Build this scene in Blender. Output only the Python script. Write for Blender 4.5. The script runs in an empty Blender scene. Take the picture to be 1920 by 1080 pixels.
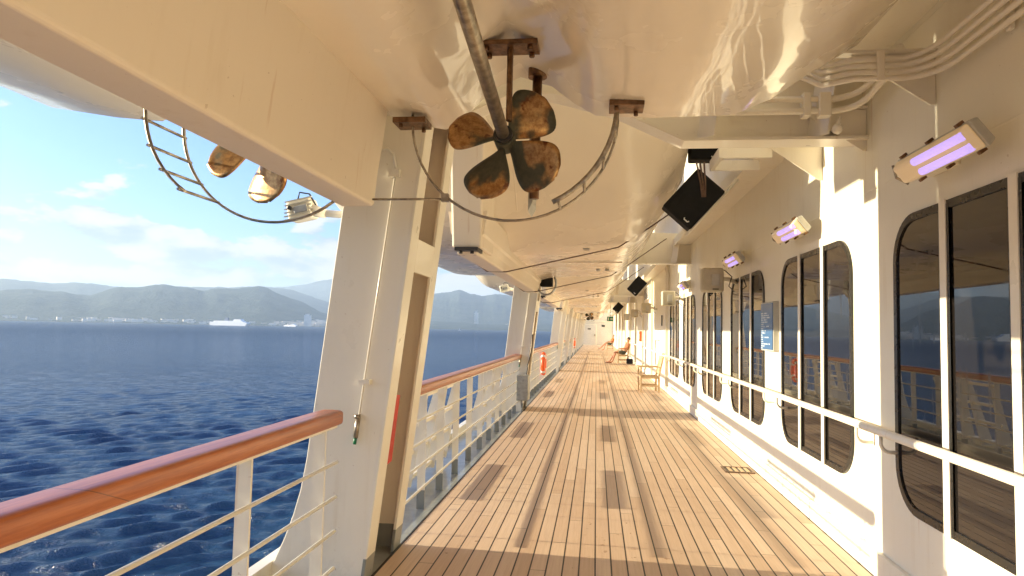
import bpy, math, random
import numpy as np
from mathutils import Vector, Matrix
random.seed(7)
S = bpy.context.scene
C = S.collection
PI = math.pi
rad = math.radians

# ------------------------------------------------------------------ camera
cam = bpy.data.objects.new('camera', bpy.data.cameras.new('camera'))
C.objects.link(cam); S.camera = cam
cam.data.sensor_width = 36; cam.data.lens = 24
cam.data.clip_start = .05; cam.data.clip_end = 60000
CR = [[0.99228359, -0.01304829, 0.12330052],
      [0.12227271, -0.06191023, -0.99056373],
      [0.02055873, 0.99799643, -0.05983706]]
M = Matrix(CR).to_4x4(); M.translation = (0, 0, 1.6); cam.matrix_world = M

# ------------------------------------------------------------------ light
SUN_EL = 11.8
w = bpy.data.worlds.new('World'); S.world = w; w.use_nodes = True
SKY_STRENGTH = .15
sun = bpy.data.objects.new('sun', bpy.data.lights.new('sun', 'SUN')); C.objects.link(sun)
sun.data.energy = 4.3; sun.data.angle = rad(.55); sun.data.color = (1, .86, .60)
sd = Vector((math.cos(rad(SUN_EL)), -.035, -math.sin(rad(SUN_EL))))   # direction of travel
sun.rotation_euler = sd.to_track_quat('-Z', 'Y').to_euler()
sun.location = (-30, 0, 12)
S.view_settings.view_transform = 'Standard'; S.view_settings.look = 'None'
S.view_settings.exposure = 1.8; S.view_settings.gamma = 1
S.render.engine = 'CYCLES'
S.cycles.max_bounces = 10; S.cycles.diffuse_bounces = 7; S.cycles.glossy_bounces = 5

# ------------------------------------------------------------------ node helpers
class NT:
    def __init__(s, tree): s.t = tree; s.n = tree.nodes; s.l = tree.links
    def new(s, typ, ins=None, **kw):
        n = s.n.new(typ)
        for k, v in kw.items(): setattr(n, k, v)
        for k, v in (ins or {}).items(): s.put(n.inputs[k], v)
        return n
    def put(s, sock, v):
        if isinstance(v, bpy.types.NodeSocket): s.l.new(v, sock)
        elif isinstance(v, bpy.types.Node): s.l.new(v.outputs[0], sock)
        else:
            if isinstance(v, (tuple, list)) and len(v) == 3 and len(sock.default_value) == 4: v = (*v, 1)
            sock.default_value = v
    def m(s, op, a, b=0., c=0., clamp=False):
        n = s.n.new('ShaderNodeMath'); n.operation = op; n.use_clamp = clamp
        s.put(n.inputs[0], a); s.put(n.inputs[1], b)
        if op in ('MULTIPLY_ADD', 'SMOOTH_MIN', 'COMPARE'): s.put(n.inputs[2], c)
        return n.outputs[0]
    def mix(s, f, a, b, mode='MIX'):
        n = s.n.new('ShaderNodeMix'); n.data_type = 'RGBA'; n.blend_type = mode
        s.put(n.inputs[0], f); s.put(n.inputs[6], a); s.put(n.inputs[7], b); return n.outputs[2]
    def ramp(s, x, lo, hi, a=0., b=1.):
        n = s.n.new('ShaderNodeMapRange'); n.interpolation_type = 'SMOOTHSTEP'
        for i, v in enumerate((x, lo, hi, a, b)): s.put(n.inputs[i], v)
        return n.outputs[0]
    def noise(s, vec, scale, detail=4, rough=.55, dim='3D'):
        n = s.n.new('ShaderNodeTexNoise'); n.noise_dimensions = dim
        s.put(n.inputs['Vector'], vec); s.put(n.inputs['Scale'], scale)
        n.inputs['Detail'].default_value = detail; n.inputs['Roughness'].default_value = rough
        return n.outputs[0]
    def scale(s, vec, v):
        n = s.n.new('ShaderNodeVectorMath'); n.operation = 'MULTIPLY'; s.put(n.inputs[0], vec); n.inputs[1].default_value = v
        return n.outputs[0]

def material(name, base=(.8, .8, .8), rough=.5, metal=0., coat=0., spec=.5, **kw):
    m = bpy.data.materials.new(name); m.use_nodes = True
    t = NT(m.node_tree); b = t.n['Principled BSDF']
    b.inputs['Base Color'].default_value = (*base, 1); b.inputs['Roughness'].default_value = rough
    b.inputs['Metallic'].default_value = metal; b.inputs['Coat Weight'].default_value = coat
    b.inputs['Specular IOR Level'].default_value = spec
    b.inputs['Coat Roughness'].default_value = .05
    m['t'] = 0
    return m, t, b

def pos(t): return t.new('ShaderNodeNewGeometry').outputs['Position']
def bump(t, b, h, strength=.2, dist=.01, coat=False):
    n = t.new('ShaderNodeBump'); n.inputs['Strength'].default_value = strength; n.inputs['Distance'].default_value = dist
    t.put(n.inputs['Height'], h); t.l.new(n.outputs[0], b.inputs['Normal'])
    if coat: t.l.new(n.outputs[0], b.inputs['Coat Normal'])

def simple(name, base, rough=.5, metal=0., coat=0., var=.12, scale=6., bmp=.0, spec=.5):
    m, t, b = material(name, base, rough, metal, coat, spec)
    p = pos(t); n = t.noise(p, scale, 5)
    f = t.ramp(n, .3, .7)
    d = tuple(c * (1 - var) for c in base); l = tuple(min(1, c * (1 + var * .5)) for c in base)
    t.put(b.inputs['Base Color'], t.mix(f, d, l))
    t.put(b.inputs['Roughness'], t.ramp(t.noise(p, scale * 3, 3), .2, .8, max(0, rough - .08), min(1, rough + .08)))
    if bmp: bump(t, b, t.noise(p, 60, 3), bmp, .004)
    return m

def paint(name, base, rough=.33, foot=None, waves=0.):
    """ship's enamel: faint plate waves, thin runs of dirt, small chips; 'foot' = height up to which it is painted deck grey"""
    m, t, b = material(name, base, rough, coat=.15)
    p = pos(t)
    streak = t.noise(t.scale(p, (9, 9, .7)), 1.6, 5, .6)
    blot = t.noise(p, 2.2, 5, .6)
    f = t.m('MULTIPLY', t.ramp(streak, .5, .8), t.ramp(blot, .35, .7))
    col = t.mix(t.m('MULTIPLY', f, .35), base, (base[0] * .72, base[1] * .62, base[2] * .48))
    chip = t.ramp(t.noise(p, 38, 2, .5), .74, .77)
    col = t.mix(t.m('MULTIPLY', chip, .35), col, (.35, .22, .12))
    if foot:
        z = t.new('ShaderNodeSeparateXYZ', {0: p}).outputs[2]
        wob = t.m('MULTIPLY_ADD', t.noise(p, 12, 2), .006, foot)
        col = t.mix(t.m('LESS_THAN', z, wob), col, t.mix(blot, (.20, .22, .21), (.27, .28, .26)))
    run = t.m('MULTIPLY', t.ramp(t.noise(t.scale(p, (14, 14, .35)), 1.5, 3, .5), .66, .74), t.ramp(t.noise(p, .9, 3), .5, .62))
    col = t.mix(t.m('MULTIPLY', run, .30), col, (.50, .28, .12))
    t.put(b.inputs['Base Color'], col)
    t.put(b.inputs['Roughness'], t.ramp(blot, .3, .7, rough - .06, rough + .12))
    h = t.m('ADD', t.m('MULTIPLY', t.noise(p, 1.3, 2), 1 + waves), t.m('MULTIPLY', t.noise(p, 140, 2), .006))
    if waves:
        sx = t.new('ShaderNodeSeparateXYZ', {0: p})
        fy = t.m('FRACT', t.m('DIVIDE', t.m('ADD', sx.outputs[1], 40.), 2.69))
        weld = t.ramp(t.m('ABSOLUTE', t.m('SUBTRACT', fy, .93)), 0., .004, 1., 0.)
        fz = t.ramp(t.m('ABSOLUTE', t.m('SUBTRACT', sx.outputs[2], 2.62)), 0., .009, 1., 0.)
        h = t.m('ADD', h, t.m('MULTIPLY', t.m('MAXIMUM', weld, fz), .28))
    bump(t, b, h, .35, .012, True)
    return m

WHITE = (.81, .762, .65)
MT = {}
MT['paint'] = paint('white_ship_enamel', WHITE)
MT['foot'] = paint('white_enamel_grey_foot', WHITE, foot=.15)
MT['wall'] = paint('white_bulkhead_enamel', (.83, .79, .66), .38, waves=1)
MT['beige'] = simple('beige_plastic', (.55, .50, .38), .45)
MT['grey'] = simple('grey_waterway_paint', (.30, .32, .30), .4, coat=.3, var=.2, scale=2.5, bmp=.1)
MT['recess'] = paint('pale_brown_recess', (.66, .50, .40))  # browner tone for the recess back of the posts
MT['stain'] = simple('dull_stainless_steel', (.42, .36, .28), .38, metal=.9, var=.35, scale=25)
MT['galv'] = simple('grey_galvanised_steel', (.38, .38, .36), .45, metal=.7, var=.2, scale=14)
MT['black'] = simple('black_rubber', (.012, .012, .012), .7, spec=.2, var=.3)
MT['seal'] = simple('black_window_seal', (.015, .014, .012), .3, var=.05)
MT['dark'] = simple('dark_cable', (.03, .03, .032), .5)
MT['rope'] = simple('brown_strap', (.13, .075, .05), .7, var=.3, scale=40)
MT['red'] = simple('red_canvas', (.55, .03, .015), .55, var=.2)
MT['orange'] = simple('orange_lifebuoy_plastic', (.85, .12, .02), .4, var=.1)
MT['green'] = simple('green_sign_plastic', (.01, .16, .07), .4)
MT['bag'] = simple('black_bag_cloth', (.02, .02, .028), .8, spec=.2)
MT['skin'] = simple('sun_tanned_skin', (.50, .22, .12), .5, var=.12, scale=12)
MT['hair'] = simple('brown_hair', (.05, .03, .02), .6)
MT['greyhair'] = simple('grey_hair', (.35, .30, .26), .6)
MT['shorts'] = simple('grey_green_cloth', (.10, .115, .09), .8, var=.3, scale=25)
MT['orangecloth'] = simple('orange_cloth', (.75, .22, .05), .8)
MT['greencloth'] = simple('pale_green_cloth', (.32, .45, .25), .8)
MT['trim'] = simple('pale_grey_fitting', (.5, .49, .44), .35)
MT['chair'] = simple('bare_weathered_teak', (.60, .43, .25), .6, var=.25, scale=9, bmp=.1)
MT['reflect'] = simple('white_reflective_band', (.8, .8, .78), .3)
MT['panel'] = simple('pale_bulkhead_panel', (.70, .66, .58), .3, var=.05)

def gelcoat(name='cream_gelcoat', coat=.7, crough=.035, wav=.22):
    m, t, b = material(name, (.81, .73, .60), .22, coat=coat)
    p = pos(t)
    blot = t.noise(p, 1.1, 5, .6)
    dirt = t.ramp(t.noise(t.scale(p, (3, 1, 3)), 2, 5, .6), .40, .9)
    t.put(b.inputs['Base Color'], t.mix(t.m('MULTIPLY', dirt, .12), t.mix(blot, (.78, .69, .565), (.82, .74, .61)), (.66, .56, .42)))
    b.inputs['Coat Roughness'].default_value = crough
    t.put(b.inputs['Roughness'], t.ramp(blot, .3, .7, .2, .34))
    h = t.m('ADD', t.noise(p, 2.6, 2, .4), t.m('MULTIPLY', t.noise(p, 9, 2, .5), .12))
    bump(t, b, h, wav, .02, True)
    return m
MT['gel'] = gelcoat()
MT['gelB'] = gelcoat('satin_cream_gelcoat', .3, .12, .3)
MT['keel'] = paint('matt_cream_keel_paint', (.80, .70, .565), .6)

def varnish():
    m, t, b = material('varnished_mahogany', (.45, .14, .04), .42, coat=.35)
    p = pos(t)
    g = t.noise(t.scale(p, (28, 1.4, 28)), 2.2, 6, .65)
    col = t.mix(t.ramp(g, .3, .7), (.32, .075, .018), (.50, .15, .038))
    wear = t.ramp(t.noise(t.scale(p, (14, 2.5, 40)), 2.4, 4, .7), .70, .74)
    sx = t.new('ShaderNodeSeparateXYZ', {0: p})
    sc = t.m('FRACT', t.m('DIVIDE', t.m('ADD', t.m('ADD', sx.outputs[1], t.m('MULTIPLY', sx.outputs[2], 2.4)), 50.6), 1.9))
    col = t.mix(t.m('MULTIPLY', t.m('LESS_THAN', sc, .004), .8), col, (.12, .03, .01))
    col = t.mix(t.m('MULTIPLY', t.ramp(t.noise(t.scale(p, (5, .6, 5)), 2, 3), .5, .75), .45), col, (.27, .06, .018))
    t.put(b.inputs['Base Color'], col)
    b.inputs['Coat Roughness'].default_value = .24
    bump(t, b, g, .12, .004, True)
    return m
MT['varnish'] = varnish()

def bronze():
    m, t, b = material('patinated_bronze', (.6, .3, .12), .35, metal=.9)
    tc = pos(t)
    n1 = t.noise(tc, 3.1, 4, .5)
    pat = t.ramp(n1, .46, .53)
    n2 = t.noise(tc, 28, 4, .7)
    bright = t.mix(t.ramp(n2, .3, .7), (.26, .13, .055), (.52, .31, .13))
    bright = t.mix(t.ramp(t.noise(tc, 11, 3), .6, .68), bright, (.16, .06, .03))
    dark = t.mix(t.ramp(n2, .3, .7), (.055, .055, .035), (.085, .08, .05))
    t.put(b.inputs['Base Color'], t.mix(pat, bright, dark))
    t.put(b.inputs['Metallic'], t.m('MULTIPLY_ADD', pat, -.75, .9))
    t.put(b.inputs['Roughness'], t.m('MULTIPLY_ADD', pat, .3, .34))
    bump(t, b, n2, .15, .004)
    return m
MT['bronze'] = bronze()
MT['rust'] = simple('bronze_fitting_brown', (.20, .11, .055), .42, metal=.8, var=.5, scale=22)

def glass():
    m, t, b = material('tinted_window_glass', (.012, .010, .009), .015)
    b.inputs['IOR'].default_value = 1.7
    b.inputs['Coat Weight'].default_value = .0; b.inputs['Coat Roughness'].default_value = .01
    p = pos(t); bump(t, b, t.noise(p, 1.2, 1), .05, .02)
    t.put(b.inputs['Roughness'], t.ramp(t.noise(t.scale(p, (6, 6, 1.2)), 2.5, 5, .65), .48, .8, .012, .14))
    return m
MT['glass'] = glass()

DX0, DX1 = -1.40, 1.86
PW = .1087
def teak():
    m, t, b = material('teak_deck_planks', (.5, .35, .2), .55)
    p = pos(t)
    sx = t.new('ShaderNodeSeparateXYZ', {0: p}); x, y = sx.outputs[0], sx.outputs[1]
    u = t.m('DIVIDE', t.m('SUBTRACT', x, DX0), PW)
    pid = t.m('FLOOR', u); fu = t.m('FRACT', u)
    # butt joints: a three-plank shift, boards about 2.1 m
    sh = t.m('MULTIPLY', t.m('MODULO', t.m('MULTIPLY', pid, 5.), 7.), .31)
    v = t.m('DIVIDE', t.m('ADD', t.m('ADD', y, 40.), sh), 2.17)
    bid = t.m('FLOOR', v); fv = t.m('FRACT', v)
    comb = t.new('ShaderNodeCombineXYZ', {0: pid, 1: bid, 2: 0.})
    wn = t.new('ShaderNodeTexWhiteNoise', {'Vector': comb}, noise_dimensions='3D')
    r = wn.outputs['Value']
    off = t.new('ShaderNodeVectorMath', {0: p, 1: wn.outputs['Color']}, operation='ADD').outputs[0]
    g = t.noise(t.scale(off, (60, 1.6, 1)), 1.3, 6, .7)
    g2 = t.noise(t.scale(off, (7, .5, 1)), 2., 4, .6)
    col = t.mix(r, (.58, .41, .275), (.70, .535, .385))
    col = t.mix(t.m('MULTIPLY', t.ramp(g, .35, .75), .26), col, (.33, .18, .085))
    col = t.mix(t.m('MULTIPLY', t.ramp(g2, .5, .75), .22), col, (.74, .56, .38))
    grey = t.ramp(t.noise(p, .55, 4, .6), .45, .75)
    col = t.mix(t.m('MULTIPLY', grey, .22), col, (.45, .36, .28))
    # scattered brown drips
    sp = t.noise(p, 13, 3, .5); area = t.ramp(t.noise(p, .8, 2), .5, .6)
    spot = t.m('MULTIPLY', t.ramp(sp, .715, .73), area)
    dx = t.m('SUBTRACT', x, .33); dy = t.m('MULTIPLY', t.m('SUBTRACT', y, 5.6), .35)
    rr = t.m('SQRT', t.m('ADD', t.m('MULTIPLY', dx, dx), t.m('MULTIPLY', dy, dy)))
    near = t.m('MULTIPLY', t.ramp(t.noise(p, 8.5, 3, .6), .655, .68), t.ramp(rr, .15, .5, 1., 0.))
    spot = t.m('MAXIMUM', spot, near)
    col = t.mix(t.m('MULTIPLY', spot, .7), col, (.20, .075, .03))
    e = .048
    c1 = t.m('MAXIMUM', t.m('LESS_THAN', fu, e), t.m('GREATER_THAN', fu, 1 - e))
    c2 = t.m('LESS_THAN', t.m('MULTIPLY', fv, 2.17), .006)
    caulk = t.m('MAXIMUM', c1, t.m('MULTIPLY', c2, .8))
    col = t.mix(caulk, col, (.04, .028, .02))
    t.put(b.inputs['Base Color'], col)
    t.put(b.inputs['Roughness'], t.m('MULTIPLY_ADD', t.ramp(grey, 0, 1), -.12, .56))
    h = t.m('SUBTRACT', t.m('MULTIPLY', g, .25), t.m('MULTIPLY', caulk, .9))
    bump(t, b, h, .35, .002)
    return m
MT['teak'] = teak()

def water():
    m, t, b = material('sea_water', (.006, .035, .085), .09)
    b.inputs['IOR'].default_value = 1.34
    b.inputs['Specular IOR Level'].default_value = .38
    p = pos(t)
    sx = t.new('ShaderNodeSeparateXYZ', {0: p})
    n1 = t.noise(t.scale(p, (1, 1.0, 0)), .75, 7, .68)
    n2 = t.noise(t.scale(p, (1, 1.3, 0)), 3.6, 5, .65)
    n3 = t.noise(t.scale(p, (1, 1, 0)), .09, 4, .6)
    n0 = t.noise(t.scale(p, (1, 1, 0)), .16, 6, .68)
    h = t.m('ADD', t.m('ADD', t.m('MULTIPLY', n1, 1.), t.m('MULTIPLY', n2, .3)), t.m('MULTIPLY', n0, 1.6))
    bump(t, b, h, .95, .5)
    # churned wake beside the hull and rare small whitecaps
    x = sx.outputs[0]
    wk = t.m('MULTIPLY', t.ramp(x, -13., -7., 0., 1.), t.ramp(t.noise(p, .35, 5, .7), .5, .62))
    cap = t.m('MULTIPLY', t.ramp(t.noise(t.scale(p, (1, 1, 0)), .9, 5, .7), .77, .80), t.ramp(sx.outputs[2], -13.9, -13.6))
    foam = t.m('MAXIMUM', t.m('MULTIPLY', wk, .75), t.m('MULTIPLY', cap, .8))
    col = t.mix(t.ramp(n3, .3, .7), (.009, .042, .098), (.020, .075, .150))
    col = t.mix(t.m('MULTIPLY', wk, .6), col, (.05, .25, .28))
    dist = t.new('ShaderNodeVectorMath', {0: p}, operation='LENGTH').outputs[1]
    t.put(b.inputs['Specular IOR Level'], t.ramp(dist, 120, 1500, .40, .14))
    t.put(b.inputs['Base Color'], t.mix(foam, col, (.6, .68, .68)))
    t.put(b.inputs['Roughness'], t.m('MULTIPLY_ADD', foam, .5, .1))
    # beyond a few hundred metres wave slopes hide the grazing mirror: more of the water's own blue shows
    own = t.new('ShaderNodeBsdfDiffuse', {'Color': t.mix(t.ramp(t.noise(t.scale(p, (.5, 1, 0)), .12, 6, .75), .36, .64), (.007, .030, .080), (.026, .075, .155))})
    ms = t.new('ShaderNodeMixShader', {0: t.ramp(dist, 40, 1300, .22, .62)})
    t.l.new(b.outputs[0], ms.inputs[1]); t.l.new(own.outputs[0], ms.inputs[2])
    t.l.new(ms.outputs[0], t.n['Material Output'].inputs[0])
    return m
MT['water'] = water()

def hills_mat():
    m, t, b = material('wooded_hills', (.05, .07, .04), .9, spec=.1)
    p = pos(t)
    n = t.noise(p, .004, 7, .65); k = t.noise(p, .02, 6, .7)
    col = t.mix(t.ramp(n, .35, .7), (.022, .042, .035), (.075, .09, .07))
    col = t.mix(t.m('MULTIPLY', t.ramp(k, .6, .7), .5), col, (.26, .22, .16))
    t.put(b.inputs['Base Color'], col)
    bump(t, b, t.noise(p, .006, 6, .7), 1., 60)
    return m
MT['hills'] = hills_mat()
MT['town'] = simple('pale_town_walls', (.80, .70, .58), .7, var=.3, scale=.01)
MT['ferrywhite'] = simple('white_ship_side', (.92, .92, .90), .5, var=.05, scale=.05)
MT['ferryblue'] = simple('dark_blue_ship_side', (.04, .08, .2), .5, var=.1, scale=.05)
MT['sail'] = simple('white_sail', (.8, .8, .78), .7, var=.05)

def emitter(name, col, s):
    m, t, b = material(name, col, .5)
    b.inputs['Emission Color'].default_value = (*col, 1); b.inputs['Emission Strength'].default_value = s
    return m
MT['tube'] = emitter('lavender_fluorescent_tube', (.56, .42, 1.), .25)
def diffuser():
    m, t, b = material('ribbed_yellowed_diffuser', (.80, .66, .45), .35, coat=.3)
    b.inputs['Emission Color'].default_value = (.9, .6, .3, 1); b.inputs['Emission Strength'].default_value = .05
    return m
MT['diff'] = diffuser()

# ------------------------------------------------------------------ sky with clouds
def sky():
    t = NT(w.node_tree); bg = t.n['Background']
    s = t.new('ShaderNodeTexSky'); s.sky_type = 'NISHITA'; s.sun_disc = False
    s.sun_elevation = rad(SUN_EL); s.sun_rotation = rad(-90 - 2); s.air_density = 1.; s.dust_density = 1.1; s.ozone_density = 3.0
    g = t.new('ShaderNodeTexCoord').outputs['Generated']
    x = t.new('ShaderNodeSeparateXYZ', {0: g}); z = x.outputs[2]
    # cloud layers seen at a distance: direction stretched so clouds flatten towards the horizon
    d = t.scale(g, (1., 1., 2.6))
    big = t.noise(d, 8.5, 9, .56)
    small = t.noise(d, 2.2, 2, .5)
    up = t.new('ShaderNodeVectorMath', {0: d, 1: (-.025, 0, .035)}, operation='ADD').outputs[0]
    big2 = t.noise(up, 8.5, 9, .56)
    band = t.m('MULTIPLY', t.ramp(z, .0, .07), t.ramp(z, .11, .18, 1., 0.))
    dens = t.m('ADD', t.m('MULTIPLY_ADD', band, .215, -.055), t.m('ADD', big, t.m('MULTIPLY', t.m('SUBTRACT', small, .5), .25)))
    cl = t.ramp(dens, .553, .62)
    shade = t.ramp(t.m('SUBTRACT', big2, big), -.10, .12)        # thicker above = darker underside
    ccol = t.mix(shade, (2.05, 1.92, 1.66), (1.02, 1.22, 1.45))
    haze = t.ramp(z, -.02, .15, 1., 0.)
    sk = t.mix(1., s.outputs[0], (.42, .51, .72), 'MULTIPLY')
    base = t.mix(t.m('MULTIPLY', haze, .75), sk, (1.12, 1.40, 1.66))
    fin = t.mix(t.m('MULTIPLY', cl, .85), base, ccol)
    t.put(bg.inputs[0], fin); bg.inputs[1].default_value = SKY_STRENGTH
sky()

# ------------------------------------------------------------------ mesh helpers
def V(*a): return Vector(a)
class MB:
    def __init__(s): s.v = []; s.f = []; s.sm = []
    def add(s, vs, fs, smooth=False):
        o = len(s.v); s.v += [tuple(v) for v in vs]
        s.f += [tuple(i + o for i in f) for f in fs]; s.sm += [smooth] * len(fs); return s
    def box(s, x0, x1, y0, y1, z0, z1, rot=None):
        c = V((x0 + x1) / 2, (y0 + y1) / 2, (z0 + z1) / 2)
        vs = [V(x, y, z) for z in (z0, z1) for y in (y0, y1) for x in (x0, x1)]
        if rot is not None: vs = [rot @ (v - c) + c for v in vs]
        return s.add(vs, [(0, 2, 3, 1), (4, 5, 7, 6), (0, 1, 5, 4), (2, 6, 7, 3), (0, 4, 6, 2), (1, 3, 7, 5)])
    def prism(s, pts, d):
        """polygon pts (3D) extruded by vector d"""
        n = len(pts); d = V(*d); p = [V(*q) for q in pts]
        vs = p + [q + d for q in p]
        fs = [tuple(range(n))[::-1], tuple(range(n, 2 * n))] + [(i, (i + 1) % n, n + (i + 1) % n, n + i) for i in range(n)]
        return s.add(vs, fs)
    def tube(s, pts, r, n=10, closed=False, flat=None):
        pts = [V(*p) for p in pts]; m = len(pts); vs = []; rs = r if isinstance(r, (list, tuple)) else [r] * m
        up = None
        for i, p in enumerate(pts):
            a = pts[(i - 1) % m] if (closed or i) else p; b = pts[(i + 1) % m] if (closed or i < m - 1) else p
            t = (b - a).normalized()
            if up is None: up = V(0, 0, 1) if abs(t.z) < .9 else V(0, 1, 0)
            sd = t.cross(up).normalized(); up = sd.cross(t).normalized()
            for k in range(n):
                an = 2 * PI * k / n
                ca, sa = math.cos(an), math.sin(an)
                if flat: vs.append(p + sd * ca * flat[0] + up * sa * flat[1])
                else: vs.append(p + sd * ca * rs[i] + up * sa * rs[i])
        fs = []
        for i in range(m if closed else m - 1):
            j = (i + 1) % m
            for k in range(n): fs.append((i * n + k, i * n + (k + 1) % n, j * n + (k + 1) % n, j * n + k))
        s.add(vs, fs, n > 5)
        if not closed: 
            o = len(s.v) - m * n
            s.f += [tuple(o + k for k in range(n))[::-1], tuple(o + (m - 1) * n + k for k in range(n))]; s.sm += [False, False]
        return s
    def grid(s, P, smooth=True, wrap=False):
        a = len(P); b = len(P[0]); vs = [p for r in P for p in r]
        fs = [(i * b + j, i * b + (j + 1) % b, (i + 1) * b + (j + 1) % b, (i + 1) * b + j) for i in range(a - 1) for j in range(b if wrap else b - 1)]
        return s.add(vs, fs, smooth)
    def ball(s, c, r, n=12, sc=(1, 1, 1)):
        P = [[V(c[0] + r * sc[0] * math.sin(a) * math.cos(b), c[1] + r * sc[1] * math.sin(a) * math.sin(b), c[2] + r * sc[2] * math.cos(a))
              for b in [2 * PI * k / n for k in range(n)]] for a in [max(.02, min(PI - .02, PI * i / (n // 2 + 1))) for i in range(n // 2 + 2)]]
        return s.grid(P, True, True)
    def build(s, name, mat, parent=None, bevel=0, seg=2, solid=0):
        o = V(0, 0, 0)
        if parent is not None:
            o = V(*parent.location)
            if parent.parent is not None: o += V(*parent.parent.location)
        me = bpy.data.meshes.new(name)
        me.from_pydata([tuple(V(*v) - o) for v in s.v], [], s.f)
        me.polygons.foreach_set('use_smooth', s.sm); me.update()
        ob = bpy.data.objects.new(name, me); C.objects.link(ob); me.materials.append(MT[mat] if isinstance(mat, str) else mat)
        if parent is not None: ob.parent = parent
        if solid:
            md = ob.modifiers.new('solidify', 'SOLIDIFY'); md.thickness = solid; md.offset = 0
        if bevel:
            md = ob.modifiers.new('bevel', 'BEVEL'); md.width = bevel; md.segments = seg; md.limit_method = 'ANGLE'; md.angle_limit = rad(35)
            md.harden_normals = False
        return ob
def tag(o, label=None, cat=None, group=None, kind=None):
    for k, v in (('label', label), ('category', cat), ('group', group), ('kind', kind)):
        if v: o[k] = v
    return o
def thing(name, label, cat, loc=(0, 0, 0), group=None):
    o = bpy.data.objects.new(name, None); C.objects.link(o); o.location = loc; o.empty_display_size = .2
    return tag(o, label, cat, group)
def copy_tree(o, dloc=None, label=None, parent=None):
    c = o.copy(); C.objects.link(c)
    if parent is not None: c.parent = parent
    if dloc is not None: c.location = V(*o.location) + V(*dloc)
    if label: c['label'] = label
    for ch in list(o.children): copy_tree(ch, parent=c)
    return c

# ------------------------------------------------------------------ sea
SEA = -14.
def make_sea():
    nr, na = 1250, 860
    r = 22.0 * np.power(26000 / 22.0, np.linspace(0, 1, nr) ** 1.3)
    a = np.radians(np.linspace(-112, 28, na))      # azimuth from +Y towards +X
    Rr, A = np.meshgrid(r, a, indexing='ij')
    X = Rr * np.sin(A); Y = Rr * np.cos(A)
    Z = np.zeros_like(X); DX = np.zeros_like(X); DY = np.zeros_like(X)
    rng = np.random.default_rng(5)
    for i in range(150):
        lam = .55 * (4.3 / .55) ** (rng.random() ** 1.0)
        th = rad(-38) + rng.normal(0, .5)
        k = 2 * PI / lam; amp = .0080 * lam ** .9 * (.5 + rng.random())
        ph = rng.random() * 2 * PI
        q = k * (X * math.sin(th) + Y * math.cos(th)) + ph
        # only carry waves the mesh can resolve
        fade = np.clip((lam / (Rr * .008 + .1) - 1.6) / 2, 0, 1)
        Z += amp * np.cos(q) * fade; DX -= .9 * amp * math.sin(th) * np.sin(q) * fade; DY -= .9 * amp * math.cos(th) * np.sin(q) * fade
    P = np.stack([X + DX, Y + DY, SEA + Z], -1).reshape(-1, 3)
    i, j = np.meshgrid(np.arange(nr - 1), np.arange(na - 1), indexing='ij')
    q = (i * na + j).ravel()
    F = np.stack([q, q + na, q + na + 1, q + 1], -1)
    me = bpy.data.meshes.new('sea'); me.vertices.add(len(P)); me.vertices.foreach_set('co', P.ravel())
    me.loops.add(F.size); me.loops.foreach_set('vertex_index', F.ravel().astype(np.int32))
    me.polygons.add(len(F)); me.polygons.foreach_set('loop_start', np.arange(0, F.size, 4, dtype=np.int32))
    me.polygons.foreach_set('use_smooth', np.ones(len(F), bool)); me.update(); me.validate()
    o = bpy.data.objects.new('sea', me); C.objects.link(o); me.materials.append(MT['water']); tag(o, kind='structure')
    # ship side and the rest of the ocean disc, well below wave troughs
    b = MB(); n = 64
    b.add([(0, 0, SEA - 1.6)] + [(45000 * math.cos(2 * PI * k / n), 45000 * math.sin(2 * PI * k / n), SEA - 1.6) for k in range(n)],
          [(0, k + 1, (k + 1) % n + 1) for k in range(n)])
    tag(b.build('water_beyond', 'water'), kind='structure')
make_sea()

# ------------------------------------------------------------------ hills
def px_dir(px, py):
    d = Matrix(CR) @ V((px - 960) / 1280, (540 - py) / 1280, -1)
    return math.atan2(d.x, d.y), d.z / math.hypot(d.x, d.y)
def ridge(name, dist, prof, depth, seed, rough=1.):
    """terrain strip: rises from the shore to a crest at 'dist' whose height follows the surveyed skyline"""
    az = []; el = []
    for px, py in prof:
        a, e = px_dir(px, py); az.append(a); el.append(e * dist)
    n = 340; m = 46; rng = np.random.default_rng(seed)
    A = np.linspace(az[0], az[-1], n); H = np.interp(A, az, el)
    ph = rng.random((24, 3)) * 6.28
    def ns(a, t):
        s = 0
        for i in range(24):
            f = 12 * 1.25 ** i
            s = s + math.sin(a * f * 3 + ph[i, 0] + t * (2 + i * .6) * math.cos(ph[i, 2])) / (1 + i * .5) * math.cos(t * (1.5 + i * .5) + ph[i, 1])
        return s
    P = []
    for j in range(m):
        t = j / (m - 1) * 1.35; row = []
        for i, a in enumerate(A):
            d = dist - depth + depth * t
            sh = (math.sin(min(t, 1) * PI / 2)) ** 1.25 if t <= 1 else 1 - (t - 1) * 1.6
            h = H[i] * sh + ns(a, t) * 9 * rough * min(1, t * 2.2) * (dist / 9000)
            row.append(V(d * math.sin(a), d * math.cos(a), max(SEA - 3, SEA - 3 + (h + 5) * 1.0 + (1.6 - SEA) * min(1, t * 1.5))))
        P.append(row)
    b = MB(); b.grid(P); o = b.build(name, 'hills'); tag(o, kind='structure'); return o
ridge('hills', 8200, [(-1500, 560), (-900, 552), (-500, 545), (-200, 560), (-60, 552), (0, 547), (60, 545), (120, 546), (170, 552), (215, 541), (260, 541), (300, 535), (350, 540), (380, 545),
      (399, 541), (442, 542), (480, 537), (500, 540), (520, 551), (567, 569), (605, 587), (660, 600), (900, 606), (1400, 618)], 2100, 3)
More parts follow.
